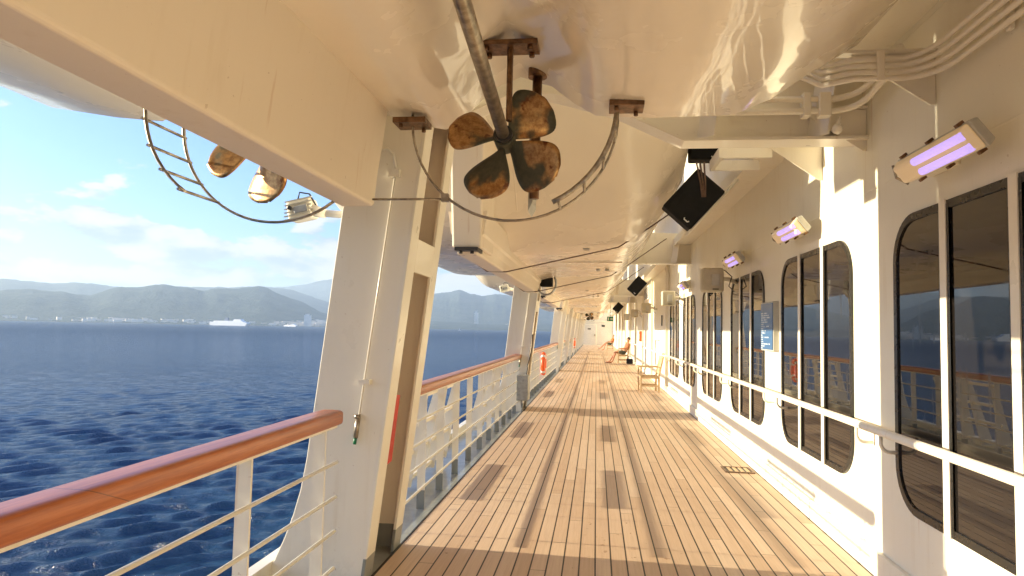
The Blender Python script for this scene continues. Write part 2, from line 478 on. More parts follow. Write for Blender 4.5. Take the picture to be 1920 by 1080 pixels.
ridge('hills', 12500, [(-1500, 540), (-700, 520), (-200, 520), (0, 524), (50, 527), (100, 533), (150, 531), (200, 535), (250, 543), (330, 538), (480, 540), (530, 541), (560, 548), (640, 575), (700, 590), (760, 596), (1400, 600)], 3000, 8)
ridge('hills', 17000, [(-1000, 530), (0, 545), (345, 545), (430, 541), (480, 538), (530, 538), (580, 531), (624, 525), (680, 530), (740, 560), (817, 575), (1500, 590)], 3500, 12)
ridge('hills', 11200, [(600, 602), (700, 575), (760, 562), (812, 553), (842, 549), (861, 543), (880, 551), (905, 556), (930, 553), (975, 558), (1040, 565), (1150, 580), (1500, 600)], 3400, 21)

def shore_town():
    b = MB(); rng = random.Random(4)
    for k in range(760):
        px = rng.choice([rng.uniform(-700, 620), rng.gauss(290, 70), rng.gauss(570, 30), rng.uniform(830, 1000), rng.gauss(930, 25)])
        a, _ = px_dir(px, 600); left = px < 700
        d0 = 6120 if left else 7850
        up = abs(rng.gauss(0, 1))
        d = d0 + up * 330
        z = SEA + up * (26 if left else 40)
        s = rng.uniform(9, 30); h = rng.uniform(10, 30)
        x, y = d * math.sin(a), d * math.cos(a)
        b.box(x - s, x + s, y - s / 2, y + s / 2, z - 30, z + h, Matrix.Rotation(-a + rng.uniform(-.4, .4), 3, 'Z'))
    tag(b.build('shore_town', 'town'), 'pale low houses of a coastal town along the foot of the hills', 'town', kind='stuff')
shore_town()
def far_block(px, d, wd, h, label, n=1):
    a, _ = px_dir(px, 600); t = thing('apartment_block', label, 'building', (d * math.sin(a), d * math.cos(a), SEA))
    x, y, z = t.location; b = MB(); r = Matrix.Rotation(-a, 3, 'Z')
    b.box(x - wd / 2, x + wd / 2, y - 12, y + 12, z, z + h, r); b.build('wall', 'town', t)
    b = MB(); b.box(x - wd / 2 * .7, x + wd / 2 * .4, y - 8, y + 8, z + h, z + h * 1.12, r); b.build('roof', 'town', t)
far_block(577, 6050, 60, 95, 'tall pale apartment block on the shore right of the ferries')
far_block(893, 7700, 45, 190, 'lone white tower on the hillside shore beyond the second railing')

def ferry(px, d, L, label, hull, ztop):
    a, _ = px_dir(px, 606); t = thing('ferry', label, 'ship', (d * math.sin(a), d * math.cos(a), SEA))
    x, y, z = t.location; R = Matrix.Rotation(-a - rad(42), 3, 'Z'); c = V(x, y, z)
    def P(u, v, h): return c + R @ V(u * L, v, h * L)
    def slab(prof, wd):
        b = MB(); pts = [P(u, -wd, h) for u, h in prof]; b.prism([tuple(p) for p in pts], tuple(R @ V(0, 2 * wd, 0))); return b
    slab([(-.5, .05), (-.47, 0), (.45, 0), (.5, .055)], L * .06).build('hull', hull, t)
    slab([(-.49, .0505), (.49, .0555), (.44, .075), (-.47, .075)], L * .06).build('lower_deck', 'ferrywhite', t)
    slab([(-.40, .0755), (.40, .0755), (.36, .1), (-.37, .1)], L * .056).build('superstructure', 'ferrywhite', t)
    slab([(.12, .1005), (.34, .1005), (.31, .135), (.15, .135)], L * .05).build('bridge', 'ferrywhite', t)
    slab([(-.14, .1005), (-.04, .1005), (-.05, ztop), (-.11, ztop)], L * .02).build('funnel', 'ferryblue', t)
ferry(431, 4700, 300, 'large white ferry with dark funnel steaming along the left shore', 'ferrywhite', .165)
ferry(545, 5200, 120, 'small white ship on the horizon right of the large ferry', 'ferrywhite', .13)
a, _ = px_dir(862, 617); d = 3600
t = thing('sailing_boat', 'tiny white sailing boat on the sea below the far tower', 'boat', (d * math.sin(a), d * math.cos(a), SEA))
x, y, z = t.location
b = MB(); b.prism([(x - 6, y, z), (x + 6, y, z), (x + 7.5, y, z + 1.6), (x - 6.5, y, z + 1.4)], (0, 2.5, 0)); b.build('hull', 'sail', t)
b = MB(); b.prism([(x - 5.5, y + 1, z + 2.4), (x + .2, y + 1, z + 2.4), (x + .2, y + 1, z + 17)], (0, .3, 0)); b.build('sail', 'sail', t)
b = MB(); b.tube([(x + .4, y + 1, z + 1), (x + .4, y + 1, z + 18)], .15, 6); b.build('mast', 'galv', t)

# ------------------------------------------------------------------ deck
b = MB(); b.add([(DX0, -6, 0), (DX1, -6, 0), (DX1, 77, 0), (DX0, 77, 0)], [(0, 1, 2, 3)]); tag(b.build('teak_deck', 'teak'), kind='structure')
b = MB(); b.box(DX0 - .012, DX0, -6, 77, -.05, .004); b.box(DX1, DX1 + .006, -6, 77, -.05, .004); tag(b.build('deck_edge_seam', 'dark'), kind='structure')
b = MB(); b.box(-2.02, DX0 - .012, -6, 77, -.3, -.012); tag(b.build('waterway', 'grey'), kind='structure')
b = MB(); b.box(-2.1, -2.02, -6, 77, -.35, .10); b.box(-2.1, -2.02, -6, 77, -15.5, -.352)
b.box(-2.02, 9, -6, 77, -.6, -.302)
hull_side = b.build('ship_hull', 'paint'); tag(hull_side, 'white steel hull side and raised sheer plate below the railing', 'ship hull')

# drain grate set in the planks beside the wall
t = thing('deck_drain', 'rectangular brown deck drain grate set in the planks by the wall', 'drain', (1.66, 8.38, 0))
b = MB(); b.box(1.50, 1.83, 8.22, 8.25, .002, .012); b.box(1.50, 1.83, 8.52, 8.55, .002, .012); b.box(1.50, 1.525, 8.25, 8.52, .002, .012); b.box(1.805, 1.83, 8.25, 8.52, .002, .012); b.build('frame', 'rust', t)
b = MB()
for k in range(4): b.box(1.56 + k * .065, 1.595 + k * .065, 8.25, 8.52, .002, .009)
b.build('grate', 'chair', t)
b = MB(); b.box(1.525, 1.805, 8.25, 8.52, .001, .004); b.build('backing', 'dark', t)

# ------------------------------------------------------------------ bulkhead with windows
WX = 1.90
wall = thing('deckhouse_wall', 'long white deckhouse wall with dark round-cornered windows', 'ship wall', (WX, 0, 0))
b = MB(); b.box(WX, WX + .3, -6, 77, -.1, 3.46); b.build('wall', 'wall', wall)
b = MB(); b.box(WX, WX + .3, -6, 77, 3.462, 7.6); b.build('upper_wall', 'wall', wall)
y = -6.
pl = MB()
while y < 77:
    y2 = min(77, y + 1.16); pl.box(WX - .034, WX, y + .004, y2 - .004, .0, .17); y = y2
pl.build('plinth', 'wall', wall, bevel=.004)
# welded vertical plate butts and far vertical stiffeners
b = MB()
for yy in (18.6, 23.5, 28.0, 33.2, 38, 44, 50, 57, 65): b.box(WX - .07, WX, yy, yy + .09, .17, 3.4)
b.build('stiffener', 'wall', wall)

def rrect(y0, y1, z0, z1, r, ends, n=9):
    """outline in the YZ plane; ends = (round low-y corners, round high-y corners)"""
    out = []
    for (cy, cz, a0, on) in ((y1, z1, 0, ends[1]), (y0, z1, PI / 2, ends[0]), (y0, z0, PI, ends[0]), (y1, z0, 3 * PI / 2, ends[1])):
        if not on: out.append((cy, cz)); continue
        sy = -1 if cy == y1 else 1; sz = -1 if cz == z1 else 1
        for k in range(n + 1):
            a = a0 + PI / 2 * k / n
            out.append((cy + sy * r + r * math.cos(a), cz + sz * r + r * math.sin(a)))
    return out
def window(y0, y1, mull, z0=.54, z1=2.35, name='window'):
    w_ = MB(); inner = rrect(y0 + .045, y1 - .045, z0 + .045, z1 - .045, .24, (1, 1)); outer = rrect(y0, y1, z0, z1, .285, (1, 1))
    n = len(inner)
    x0, x1 = WX - .016, WX
    vs = [(x0, *p) for p in inner] + [(x0, *p) for p in outer] + [(x1, *p) for p in outer] + [(x1 - .002, *p) for p in inner]
    fs = []
    for i in range(n):
        j = (i + 1) % n
        fs += [(i, j, n + j, n + i), (n + i, n + j, 2 * n + j, 2 * n + i), (j, i, 3 * n + i, 3 * n + j)]
    w_.add(vs, fs); win = w_.build('window', 'seal', wall)
    g = MB(); g.prism([(WX - .006, *p) for p in rrect(y0 + .04, y1 - .04, z0 + .04, z1 - .04, .245, (1, 1))], (.004, 0, 0)); g.build('pane', 'glass', win)
    for ym in mull:
        m_ = MB(); m_.box(WX - .024, WX - .0162, ym - .038, ym + .030, z0 - .004, z1 + .004); m_.build('mullion', 'paint', win)
        m_ = MB(); m_.box(WX - .018, WX - .0165, ym - .062, ym - .038, z0 + .02, z1 - .02); m_.box(WX - .018, WX - .0165, ym + .03, ym + .05, z0 + .02, z1 - .02); m_.build('gasket', 'seal', win)
for (y0, y1) in ((2.70, 4.63), (5.36, 7.32), (8.06, 9.98), (10.70, 12.62), (13.54, 15.35), (16.12, 18.05)):
    q = (y1 - y0) / 3; window(y0, y1, (y0 + q, y0 + 2 * q))
window(.0, 1.95, (.65, 1.3)); window(-2.7, -.72, (-2.05, -1.4))

# handrail fixed to the wall
hr = thing('wall_handrail', 'round white handrail on hooked brackets along the window wall', 'handrail', (1.79, 0, 1.0))
b = MB(); b.tube([(1.785, -5, 1.0), (1.785, 17.9, 1.0)], .027, 14)
b.tube([(1.80, 19.0, 1.0), (1.80, 76, 1.0)], .027, 10); b.build('rail', 'paint', hr)
def jbracket(y):
    b = MB(); pts = [(1.785, y, .975), (1.785, y, .93)] + [(1.785 + .055 - .055 * math.cos(a), y, .93 - .055 * math.sin(a)) for a in [PI / 2 * k / 6 for k in range(1, 7)]] + [(1.89, y, .875)]
    b.tube(pts, .012, 8); b.build('bracket', 'paint', hr)
for yy in (1.9, 2.25, 4.6, 5.0, 7.1, 7.62, 9.6, 10.2, 12.4, 12.9, 15.1, 15.7, 17.6, 20, 24, 28.6, 33, 38): jbracket(yy)

# ------------------------------------------------------------------ wall lamps
def wall_lamp(yc, label, zc=2.545, x=1.74):
    t = thing('wall_lamp', label, 'wall lamp', (x, yc, zc), 'lavender fluorescent lamps on the deckhouse wall')
    L, W_ = .76, .155
    tilt = Matrix.Rotation(rad(52), 3, 'Y')    # diffuser faces down and inboard
    def P(u, v, h): return V(x, yc, zc) + tilt @ V(v, u, h)
    # body tray
    def shell(hw, hl, z0, z1, shrink):
        b = MB(); o = [P(su * hl, sv * hw, z0) for su, sv in ((-1, -1), (1, -1), (1, 1), (-1, 1))]
        i = [P(su * (hl - shrink), sv * (hw - shrink), z1) for su, sv in ((-1, -1), (1, -1), (1, 1), (-1, 1))]
        b.add(o + i, [(0, 3, 2, 1), (4, 5, 6, 7)] + [(k, (k + 1) % 4, 4 + (k + 1) % 4, 4 + k) for k in range(4)]); return b
    shell(W_ / 2, L / 2, 0, .055, .012).build('housing', 'trim', t, bevel=.01)
    shell(W_ / 2 - .004, L / 2 - .004, -.0015, -.062, .02).build('diffuser', 'diff', t, bevel=.015, seg=3)
    for sv in (-1, 1):
        b = MB(); b.tube([P(-.36, sv * .032, -.055), P(.12, sv * .032, -.055)], .022, 12); b.build('tube', 'tube', t)
        for u in (-.31, -.02, .28):
            b = MB(); b.box(-.008, .008, -.013, .013, -.018, .018); 
            b.v = [tuple(P(u, sv * (W_ / 2 + .004), 0) + tilt @ (V(*v))) for v in b.v]; b.build('clip', 'rust', t)
    b = MB(); b.tube([P(.38, sv2 * (W_ / 2 - .01) if abs(sv2) == 1 else 0, -.03 - .03 * (1 - abs(sv2))) for sv2 in (-1, 0, 1)], .008, 6); b.build('end_clamp', 'stain', t)
    # bracket plate to the wall
    b = MB(); top = P(.30, -.05, .055); b.prism([(top.x - .02, yc + .40, zc - .02), (WX, yc + .40, zc - .03), (WX, yc + .40, zc + .14), (top.x + .0, yc + .40, zc + .09)], (0, -.30, 0))
    b.build('mount', 'wall', t, bevel=.006)
    return t
wl = ['large lavender-lit wall lamp above the nearest window', 'lavender-lit wall lamp above the second window from the front',
      'smaller lavender-lit wall lamp above the third window, left of it', 'tiny lavender-lit wall lamp behind the big beige box']
for yc, l in zip((3.72, 6.45, 9.05, 14.2), wl): wall_lamp(yc, l)

# ------------------------------------------------------------------ frame posts
POSTS = [4.2, 13.4, 26.6, 33.0, 39.4, 45.8, 52.2, 58.6, 65.0, 71.4, -5.2]
TOPZ = 4.5  # carried up out of view so no sun passes over the posts
def xin(z): return -1.42 + .112 * z
def xout(z): return -1.90 + .112 * z - (.16 * max(0, (.75 - z) / .75) ** 2)
def make_post(y0):
    t = thing('frame_post', 'x', 'post', (-1.6, y0, 0), 'leaning white frame posts of the promenade')
    y1 = y0 + .80
    zs = [-.05, .1, .25, .4, .55, .75, 1.2, 1.8, 2.5, 3.2, TOPZ]
    b = MB(); b.prism([(xin(z), y0, z) for z in zs] + [(xout(z), y0, z) for z in zs[::-1]], (0, .03, 0)); b.build('front_plate', 'paint', t, bevel=.006)
    b = MB(); b.prism([(xin(z), y1 - .03, z) for z in zs] + [(xout(z), y1 - .03, z) for z in zs[::-1]], (0, .03, 0)); b.build('rear_plate', 'foot', t, bevel=.006)
    b = MB()
    for z0, z1 in zip(zs[:-1], zs[1:]): b.prism([(xout(z0), y0 + .03, z0), (xout(z1), y0 + .03, z1), (xout(z1), y1 - .03, z1), (xout(z0), y1 - .03, z0)], (.03, 0, 0))
    b.build('outer_plate', 'paint', t)
    b = MB(); b.box(-2.3, -1.75, y0 + .82, y0 + 1.7, 3.62, 4.7); b.box(-2.3, -1.55, y0 - .36, y0 - .002, 2.74, 4.7); b.box(-2.3, -1.95, y0 - .002, y0 + .82, 4.2, 4.7); b.build('sun_block', 'paint', t)  # unseen boxes added to stop sun leaking onto the wall around the post
    b = MB()
    def face(z0, z1, ya, yb): b.prism([(xin(z0) + .004, ya, z0), (xin(z1) + .004, ya, z1), (xin(z1) + .004, yb, z1), (xin(z0) + .004, yb, z0)], (-.022, 0, 0))
    # inboard flange: tall lower opening and an upper opening
    face(-.05, TOPZ, y0 - .004, y0 + .17); face(-.05, TOPZ, y1 - .17, y1 + .004)
    face(1.96, 2.18, y0 + .17, y1 - .17); face(3.05, TOPZ, y0 + .17, y1 - .17)
    b.build('flange', 'foot', t, bevel=.004)
    b = MB(); b.prism([(xin(-.05) - .2, y0 + .04, -.05), (xin(TOPZ) - .2, y0 + .04, TOPZ), (xin(TOPZ) - .2, y1 - .04, TOPZ), (xin(-.05) - .2, y1 - .04, -.05)], (-.012, 0, 0))
    b.build('recess_back', 'recess', t)
    # actuating rod on the forward face
    b = MB(); q = lambda z, o=-.02: (xin(z) - .165 + .02 * (z - 1) * 0, y0 + o, z)
    b.tube([(xin(2.68) - .30, y0 - .028, 2.72), (xin(2.68) - .22, y0 - .028, 2.735), (xin(2.68) - .18, y0 - .028, 2.70), (xin(2.6) - .15, y0 - .028, 2.6)], .009, 8)
    b.tube([(xin(2.6) - .15, y0 - .028, 2.6), (xin(1.0) - .165, y0 - .028, 1.0)], .0065, 8); b.build('rod', 'paint', t)
    b = MB(); b.tube([(xin(1.0) - .165, y0 - .028, 1.03), (xin(.9) - .168, y0 - .028, .90)], [.016, .016], 10); b.tube([(xin(.95) - .166, y0 - .028, 1.045), (xin(.95) - .166, y0 - .028, 1.02)], .02, 10); b.build('turnbuckle', 'stain', t)
    b = MB(); b.tube([(xin(.9) - .168, y0 - .028, .90), (xin(.86) - .168, y0 - .028, .86)], .011, 8); b.build('rod_tip', 'green', t)
    b = MB(); b.box(xin(1.25) - .195, xin(1.25) - .125, y0 - .045, y0, 1.235, 1.265); b.build('guide', 'paint', t)
    b = MB(); b.box(xin(2.55) - .19, xin(2.55) - .12, y0 - .045, y0, 2.55, 2.60); b.build('guide', 'paint', t)
    return t
pl_ = ['nearest leaning white post with openings in its inboard face', 'second leaning white post, at the end of the second railing with the grey box',
       'third leaning white post beyond the orange lifebuoy']
post0 = make_post(POSTS[0]); post0['label'] = pl_[0]
ords = ['fourth', 'fifth', 'sixth', 'seventh', 'eighth', 'ninth', 'tenth']
for k, yy in enumerate(POSTS[1:]):
    if yy < 0: continue
    lab = pl_[k + 1] if k < 2 else '%s leaning white post counted along the deck towards the far door' % ords[k - 2]
    copy_tree(post0, (0, yy - POSTS[0], 0), lab)

# ------------------------------------------------------------------ railing sections
RX = -1.52
def railing(y0, y1, label, braces=(), st=None):
    t = thing('railing', label, 'railing', (RX, (y0 + y1) / 2, 0), 'wood-topped white railings between the posts')
    # wooden cap: flattened section with rounded ends
    n = 28; P = []; r0, r1 = .072, .043
    ys = [y0] + [y0 + .004, y0 + .015, y0 + .04] + [y0 + (y1 - y0) * k / 12 for k in range(1, 12)] + [y1 - .04, y1 - .015, y1 - .004, y1]
    sc = [.25, .6, .88, 1] + [1] * 11 + [1, .88, .6, .25]
    for yy, s_ in zip(ys, sc):
        row = []
        for k in range(n):
            a = 2 * PI * k / n; ca, sa = math.cos(a), math.sin(a)
            row.append(V(RX + r0 * s_ * math.copysign(abs(ca) ** .4, ca), yy, 1.068 + r1 * s_ * math.copysign(abs(sa) ** .4, sa)))
        P.append(row)
    b = MB(); b.grid(P, True, True); b.add(P[0], [tuple(range(n))]); b.add(P[-1], [tuple(range(n))[::-1]]); b.build('top_rail', 'varnish', t)
    b = MB(); b.box(RX - .045, RX + .045, y0 + .05, y1 - .05, 1.012, 1.026); b.build('rail_bed', 'paint', t)
    for z in (.20, .41, .605, .805):
        b = MB(); b.tube([(RX + .03, y0, z), (RX + .03, y1, z)], .0105, 8); b.build('bar', 'paint', t)
    yy = y0 + .1
    for s_ in (st or [y0 + .1 + k * .76 for k in range(int((y1 - y0 - .1) / .76) + 1)]):
        b = MB(); b.prism([(RX - .045, s_, -.02), (RX + .024, s_, -.02), (RX + .024, s_, 1.013), (RX - .045, s_, 1.013)], (0, .014, 0)); b.build('stanchion', 'foot', t)
    for yb in braces:
        # outboard folding platform: raked cheeks joined by long cross plates
        for dy, sp in ((0, 0), (.5, .12), (.95, -.1), (1.55, 0)):
            b = MB(); b.prism([(-1.67, yb + dy + sp, .98), (-1.59, yb + dy + sp, .98), (-1.74, yb + dy, .07), (-1.90, yb + dy, .07)], (0, .02, 0)); b.build('brace', 'paint', t)
        for z in (.13, .40, .66, .94):
            xx = -1.60 - (.98 - z) * .176 - .05
            b = MB(); b.box(xx - .02, xx + .035, yb - .05, yb + 1.65, z - .012, z + .024); b.build('brace_step', 'paint', t)
    return t
railing(-3.2, 3.88, 'nearest railing with thick varnished wooden rail, cut by the left picture edge', (), [-2.6, -1.1, .2, 1.5, 2.88, 3.71])
railing(5.12, 13.55, 'second railing beyond the nearest post, with raked white brackets outboard', (6.45, 10.2), [5.3, 6.02, 6.75, 7.50, 8.30, 9.1, 9.9, 10.7, 11.5, 12.3, 13.0])
railing(14.32, 26.5, 'third railing carrying the orange lifebuoy', (16.4, 21))
for i, (a_, b_) in enumerate(((27.5, 32.9), (33.9, 39.3), (40.3, 45.7), (46.7, 52.1))):
    railing(a_, b_, '%s railing counted from the camera, small between distant posts' % ['fourth', 'fifth', 'sixth', 'seventh'][i])

# grey steel box and conduit on the second post
t = thing('junction_box', 'tall grey steel box on the foot of the second post', 'electrical box', (-1.40, 13.2, .5))
b = MB(); b.box(-1.50, -1.27, 13.02, 13.38, .24, .72); b.build('box', 'galv', t, bevel=.012)
b = MB(); b.box(-1.49, -1.28, 13.008, 13.019, .26, .70); b.build('door', 'galv', t, bevel=.004)
b = MB(); b.tube([(-1.33, 13.3, .72), (-1.32, 13.36, .9), (-1.25, 13.38, 1.2), (-1.24, 13.38, 1.5)], .010, 8); b.tube([(-1.42, 13.2, .24), (-1.40, 13.1, .1), (-1.34, 13.0, .05), (-1.3, 13.1, .12)], .010, 8); b.build('cable', 'dark', t)

def lifebuoy(y, label, z=.66, r=.26):
    t = thing('lifebuoy', label, 'lifebuoy', (-1.43, y, z), 'orange lifebuoys on the railings')
    b = MB(); b.tube([(-1.43, y + r * math.cos(a), z + r * math.sin(a)) for a in [2 * PI * k / 28 for k in range(28)]], .062, 12, closed=True); b.build('ring', 'orange', t)
    for k in range(4):
        a0 = PI / 4 + k * PI / 2
        b = MB(); b.tube([(-1.43, y + r * math.cos(a0 + d), z + r * math.sin(a0 + d)) for d in (-.14, 0, .14)], .066, 12); b.build('band', 'reflect', t)
    b = MB(); b.tube([(-1.43, y + (r + .06) * math.cos(a), z + (r + .06) * math.sin(a)) for a in [2 * PI * k / 16 for k in range(16)]], .008, 6, closed=True); b.build('grab_line', 'orange', t)
    return t
lb = lifebuoy(18.9, 'orange lifebuoy hanging on the third railing')
copy_tree(lb, (.05, 25.5, .1), 'tiny distant orange lifebuoy far along the railing')
b = MB(); b.prism([(-1.335, 4.44, 1.15), (-1.335, 4.62, 1.13), (-1.375, 4.60, .68), (-1.41, 4.42, .64), (-1.38, 4.43, .9)], (-.02, 0, 0))
t = b.build('red_canvas_cover', 'red', bevel=.006); tag(t, 'red canvas cover tucked in the opening of the nearest post', 'cover')

# ------------------------------------------------------------------ lifeboats
BX, BS = -1.40, 4.0          # keel x and stern y of the nearest boat
def lerp(a, b, t): return a + (b - a) * t
ST = [0, .12, .5, 1.0, 1.7, 2.4, 3.5, 5.0, 6.0, 6.6, 6.9, 7.15, 7.4, 7.6, 7.75]
stern = [(.10, 2.86), (.19, 2.80), (.48, 2.75), (.62, 2.83), (.76, 2.95), (.93, 2.99), (1.12, 2.96), (1.25, 2.88), (1.38, 2.82), (1.7, 2.80), (2.17, 2.81), (2.38, 2.90), (2.6, 3.05), (2.85, 3.2), (3.03, 3.42), (3.12, 3.9), (3.1, 4.5), (2.9, 4.75)]
midsh = [(.11, 2.80), (.20, 2.86), (.48, 2.92), (.62, 2.94), (.76, 2.96), (.93, 2.98), (1.12, 2.98), (1.25, 2.98), (1.38, 2.97), (1.7, 2.97), (2.17, 3.0), (2.38, 3.04), (2.6, 3.13), (2.85, 3.27), (3.03, 3.46), (3.15, 3.9), (3.15, 4.5), (2.95, 4.75)]
sternB = [(.10, 2.50), (.16, 2.56), (.30, 2.60), (.45, 2.62), (.7, 2.63), (.93, 2.64), (1.12, 2.64), (1.25, 2.64), (1.38, 2.65), (1.5, 2.66), (1.62, 2.69), (1.76, 2.78), (1.92, 2.95), (2.08, 3.15), (2.22, 3.4), (2.32, 3.9), (2.3, 4.5), (2.2, 4.75)]
def half(s, kind='A'):
    if kind == 'B':
        rise = 0 if s < 5.2 else ((s - 5.2) / 1.55) ** 2.6 * 1.5
        nar = 1 if s < 5.2 else 1 - ((s - 5.2) / 2.6) ** 2.4 * .5
        return [(d * nar, z + rise * max(0, (4.75 - z) / 2.15)) for d, z in sternB]
    f = min(1, max(0, (s - .3) / 1.9)); f = f * f * (3 - 2 * f)
    rise = 0 if s < 5.6 else (s - 5.6) ** 2 * .42
    nar = 1 if s < 5.6 else 1 - ((s - 5.6) / 2.25) ** 2.2 * .42
    out = []
    u = min(1, .55 + s / .6) * min(1, max(0, (2.6 - s) / 1.4)); u = u * u * (3 - 2 * u)
    for (a, b_) in zip(stern, midsh):
        d = lerp(a[0], b_[0], f) * nar; z = lerp(a[1] + .05, b_[1], f)
        z += .13 * u * max(0, 1 - abs(a[0] - .93) / .42)
        z = z + rise * max(0, (4.75 - z) / 1.9)
        out.append((d, z))
    return out
def make_boat(kind='A'):
    t = thing('lifeboat', 'x', 'lifeboat', (BX, BS, 2.3), 'cream lifeboats hanging over the promenade')
    P = []
    for s_ in ST:
        h = half(s_, kind); y = BS - s_
        row = [V(BX - d, y, z + (.13 * min(1, max(0, (d - 1.3) / .8)) if kind == 'A' and d < 2.8 else 0)) for d, z in h[::-1]] + [V(BX, y, h[0][1])] + [V(BX + d, y, z) for d, z in h]
        P.append(row)
    b = MB(); b.grid(P)
    n = len(P[0])
    b.add(P[0], [tuple(range(n))]); b.add(P[-1], [tuple(range(n))[::-1]])
    b.grid([[r[0] for r in P], [V(BX - 1.6, r[0].y, 6.1) for r in P], [V(BX + 1.6, r[0].y, 6.1) for r in P], [r[-1] for r in P]])  # canopy top, raised out of view to keep sun off the upper wall
    hull = b.build('hull', 'gel' if kind == 'A' else 'gelB', t)
    # keel skeg
    b = MB(); K = []
    dk = 0 if kind == 'A' else -.34
    for s_, zb in ((0.17, 2.30), (.3, 2.30), (3, 2.30), (6.85, 2.30), (6.90, 2.34)):
        y = BS - s_; wt = .20 if s_ < 6 else .15
        K.append([V(BX - .098, y, zb), V(BX - .085, y, zb - .0), V(BX + .085, y, zb), V(BX + .098, y, zb + .012), V(BX + .115, y, 2.5 + dk * .3), V(BX + .14, y, 2.68 + dk * .6), V(BX + .16, y, 2.84 + dk), V(BX + .19, y, 3.05 + dk),
                  V(BX - .19, y, 3.05 + dk), V(BX - .16, y, 2.84 + dk), V(BX - .14, y, 2.68 + dk * .6), V(BX - .115, y, 2.5 + dk * .3), V(BX - .098, y, zb + .012)])
    b.grid(K, False, True); b.add(K[0], [tuple(range(13))]); b.add(K[-1], [tuple(range(13))[::-1]])
    b.build('keel', 'keel', t, bevel=.008)
    # stem block under the bow
    b = MB(); b.prism([(BX - .14, BS - 6.92, 2.36), (BX + .14, BS - 6.92, 2.36), (BX + .17, BS - 7.05, 3.6), (BX - .17, BS - 7.05, 3.6)], (0, .75, 0)); b.build('stem', 'keel', t, bevel=.02)
    b = MB(); b.box(BX - .10, BX + .12, BS - 7.00, BS - 6.72, 2.325, 2.358)
    for q in ((-.05, -6.95), (.06, -6.8), (-.05, -6.8), (.06, -6.95)): b.tube([(BX + q[0], BS + q[1], 2.30), (BX + q[0], BS + q[1], 2.33)], .018, 6)
    b.build('stem_shoe', 'dark', t)
    # chine mouldings running fore and aft
    for sgn in (1, -1):
        b = MB(); b.tube([(BX + sgn * half(s_, kind)[2][0] * 1.25, BS - s_, half(s_, kind)[3][1] + .0) for s_ in ST[4:12]], .010, 6)
        b.build('moulding', 'gel', t)
    if kind == 'B':
        b = MB(); b.box(BX + 1.05, BX + 1.13, BS - 4.6, BS - 4.45, 2.628, 2.642); b.build('hull_plate', 'galv', t)
        for dx in (1.25, 1.40):
            b = MB(); b.tube([(BX + dx, BS - 1.6, 2.66), (BX + dx, BS - 1.6, 2.615)], .035, 12); b.build('drain_plug', 'trim', t)
        b = MB()
        for yy in (BS - 2.9,): b.box(BX + .5, BX + 1.6, yy, yy + .03, 2.625, 2.645)
        b.build('strake', 'gelB', t)
        return t
    for sgn, cx in ((1, -.510), (-1, -1.90)):
        hub = V(cx, 3.66, 2.63)
        ax = V(0, -1, .147).normalized()       # shaft direction going forward and up
        b = MB(); b.tube([hub + ax * .03, hub + ax * 2.0], .0335, 18); b.build('shaft', 'stain', t)
        pr = MB(); pr.tube([hub + ax * .075, hub + ax * .06, hub - ax * .05, hub - ax * .075], [.056, .060, .057, .043], 20); pr.tube([hub - ax * .07, hub - ax * .11], [.03, .018], 12)
        prop = pr.build('propeller', 'bronze', t)
        b = MB(); b.tube([hub + ax * .076, hub + ax * .098], .050, 18); b.build('hub_ring', 'dark', prop)
        side = V(1, 0, 0); upv = side.cross(ax); upv = -upv if upv.z < 0 else upv
        for base in ((50, 166, 250, -37) if sgn > 0 else (22, 112, 202, 281)):
            a = rad(base); e = side * math.cos(a) + upv * math.sin(a); tg = -side * math.sin(a) + upv * math.cos(a)
            P2 = []
            R0, R1 = .045, (.355 if base not in (50, 166) else .325)
            for i in range(19):
                u = i / 18; r = R0 + (R1 - R0) * u
                wdt = .036 + .115 * math.sin(min(1, u * 1.12) * PI * .62) ** 1.2
                if u > .62: wdt *= math.sqrt(max(0, 1 - ((u - .62) / .381) ** 2.0))
                ph = math.atan2(.06, r) + rad(8)
                skew = -.035 * u + .03 * u * u
                row = []
                for j in range(9):
                    c = -1 + j / 4
                    row.append(hub + e * r + (tg * math.cos(ph) + ax * math.sin(ph)) * (c * wdt + skew) + ax * (.012 * (1 - c * c)) )
                P2.append(row)
            bl = MB(); bl.grid(P2); bl.build('blade', 'bronze', prop, solid=.009)
        # shaft strut with its palm
        b = MB(); b.tube([(cx + .04, 3.50, 3.10), (cx + .035, 3.53, 2.70)], .03, 14, flat=(.016, .038)); b.box(cx - .12, cx + .19, 3.42, 3.58, 3.075, 3.10)
        for dx in (-.08, .15):
            for dy in (3.45, 3.55): b.tube([(cx + dx, dy, 3.075), (cx + dx, dy, 3.05)], .016, 6)
        b.build('strut', 'rust', t, bevel=.003)
        # rudder: stock and a thin blade seen from ahead
        if sgn > 0:
            b = MB(); b.tube([(cx + .15, 3.90, 3.20), (cx + .15, 3.90, 3.07)], .055, 16); b.tube([(cx + .15, 3.90, 3.12), (cx + .14, 3.93, 2.36)], .028, 14); b.build('rudder_stock', 'rust', t)
            b = MB(); b.prism([(cx + .105, 3.93, 2.72), (cx + .105, 3.93, 2.29), (cx + .13, 3.93, 2.34), (cx + .13, 3.93, 2.72)], (0, .24, 0)); b.build('rudder_blade', 'trim', t)
        # circular guard around the propeller
        c0x = -.485 if sgn > 0 else -1.90; R = .59 if sgn > 0 else .60; yh = 3.58 if sgn > 0 else 3.43
        pa = lambda a, y, rr=R: (c0x + rr * math.cos(rad(a)), y, 2.80 + rr * math.sin(rad(a)))
        b = MB()
        rng_ = range(176, 366, 6) if sgn > 0 else range(172, 312, 5)
        b.tube([pa(a, 3.80) for a in rng_], .011, 8, flat=(.008, .015))
        b.build('guard_ring', 'stain', t)
        b = MB()
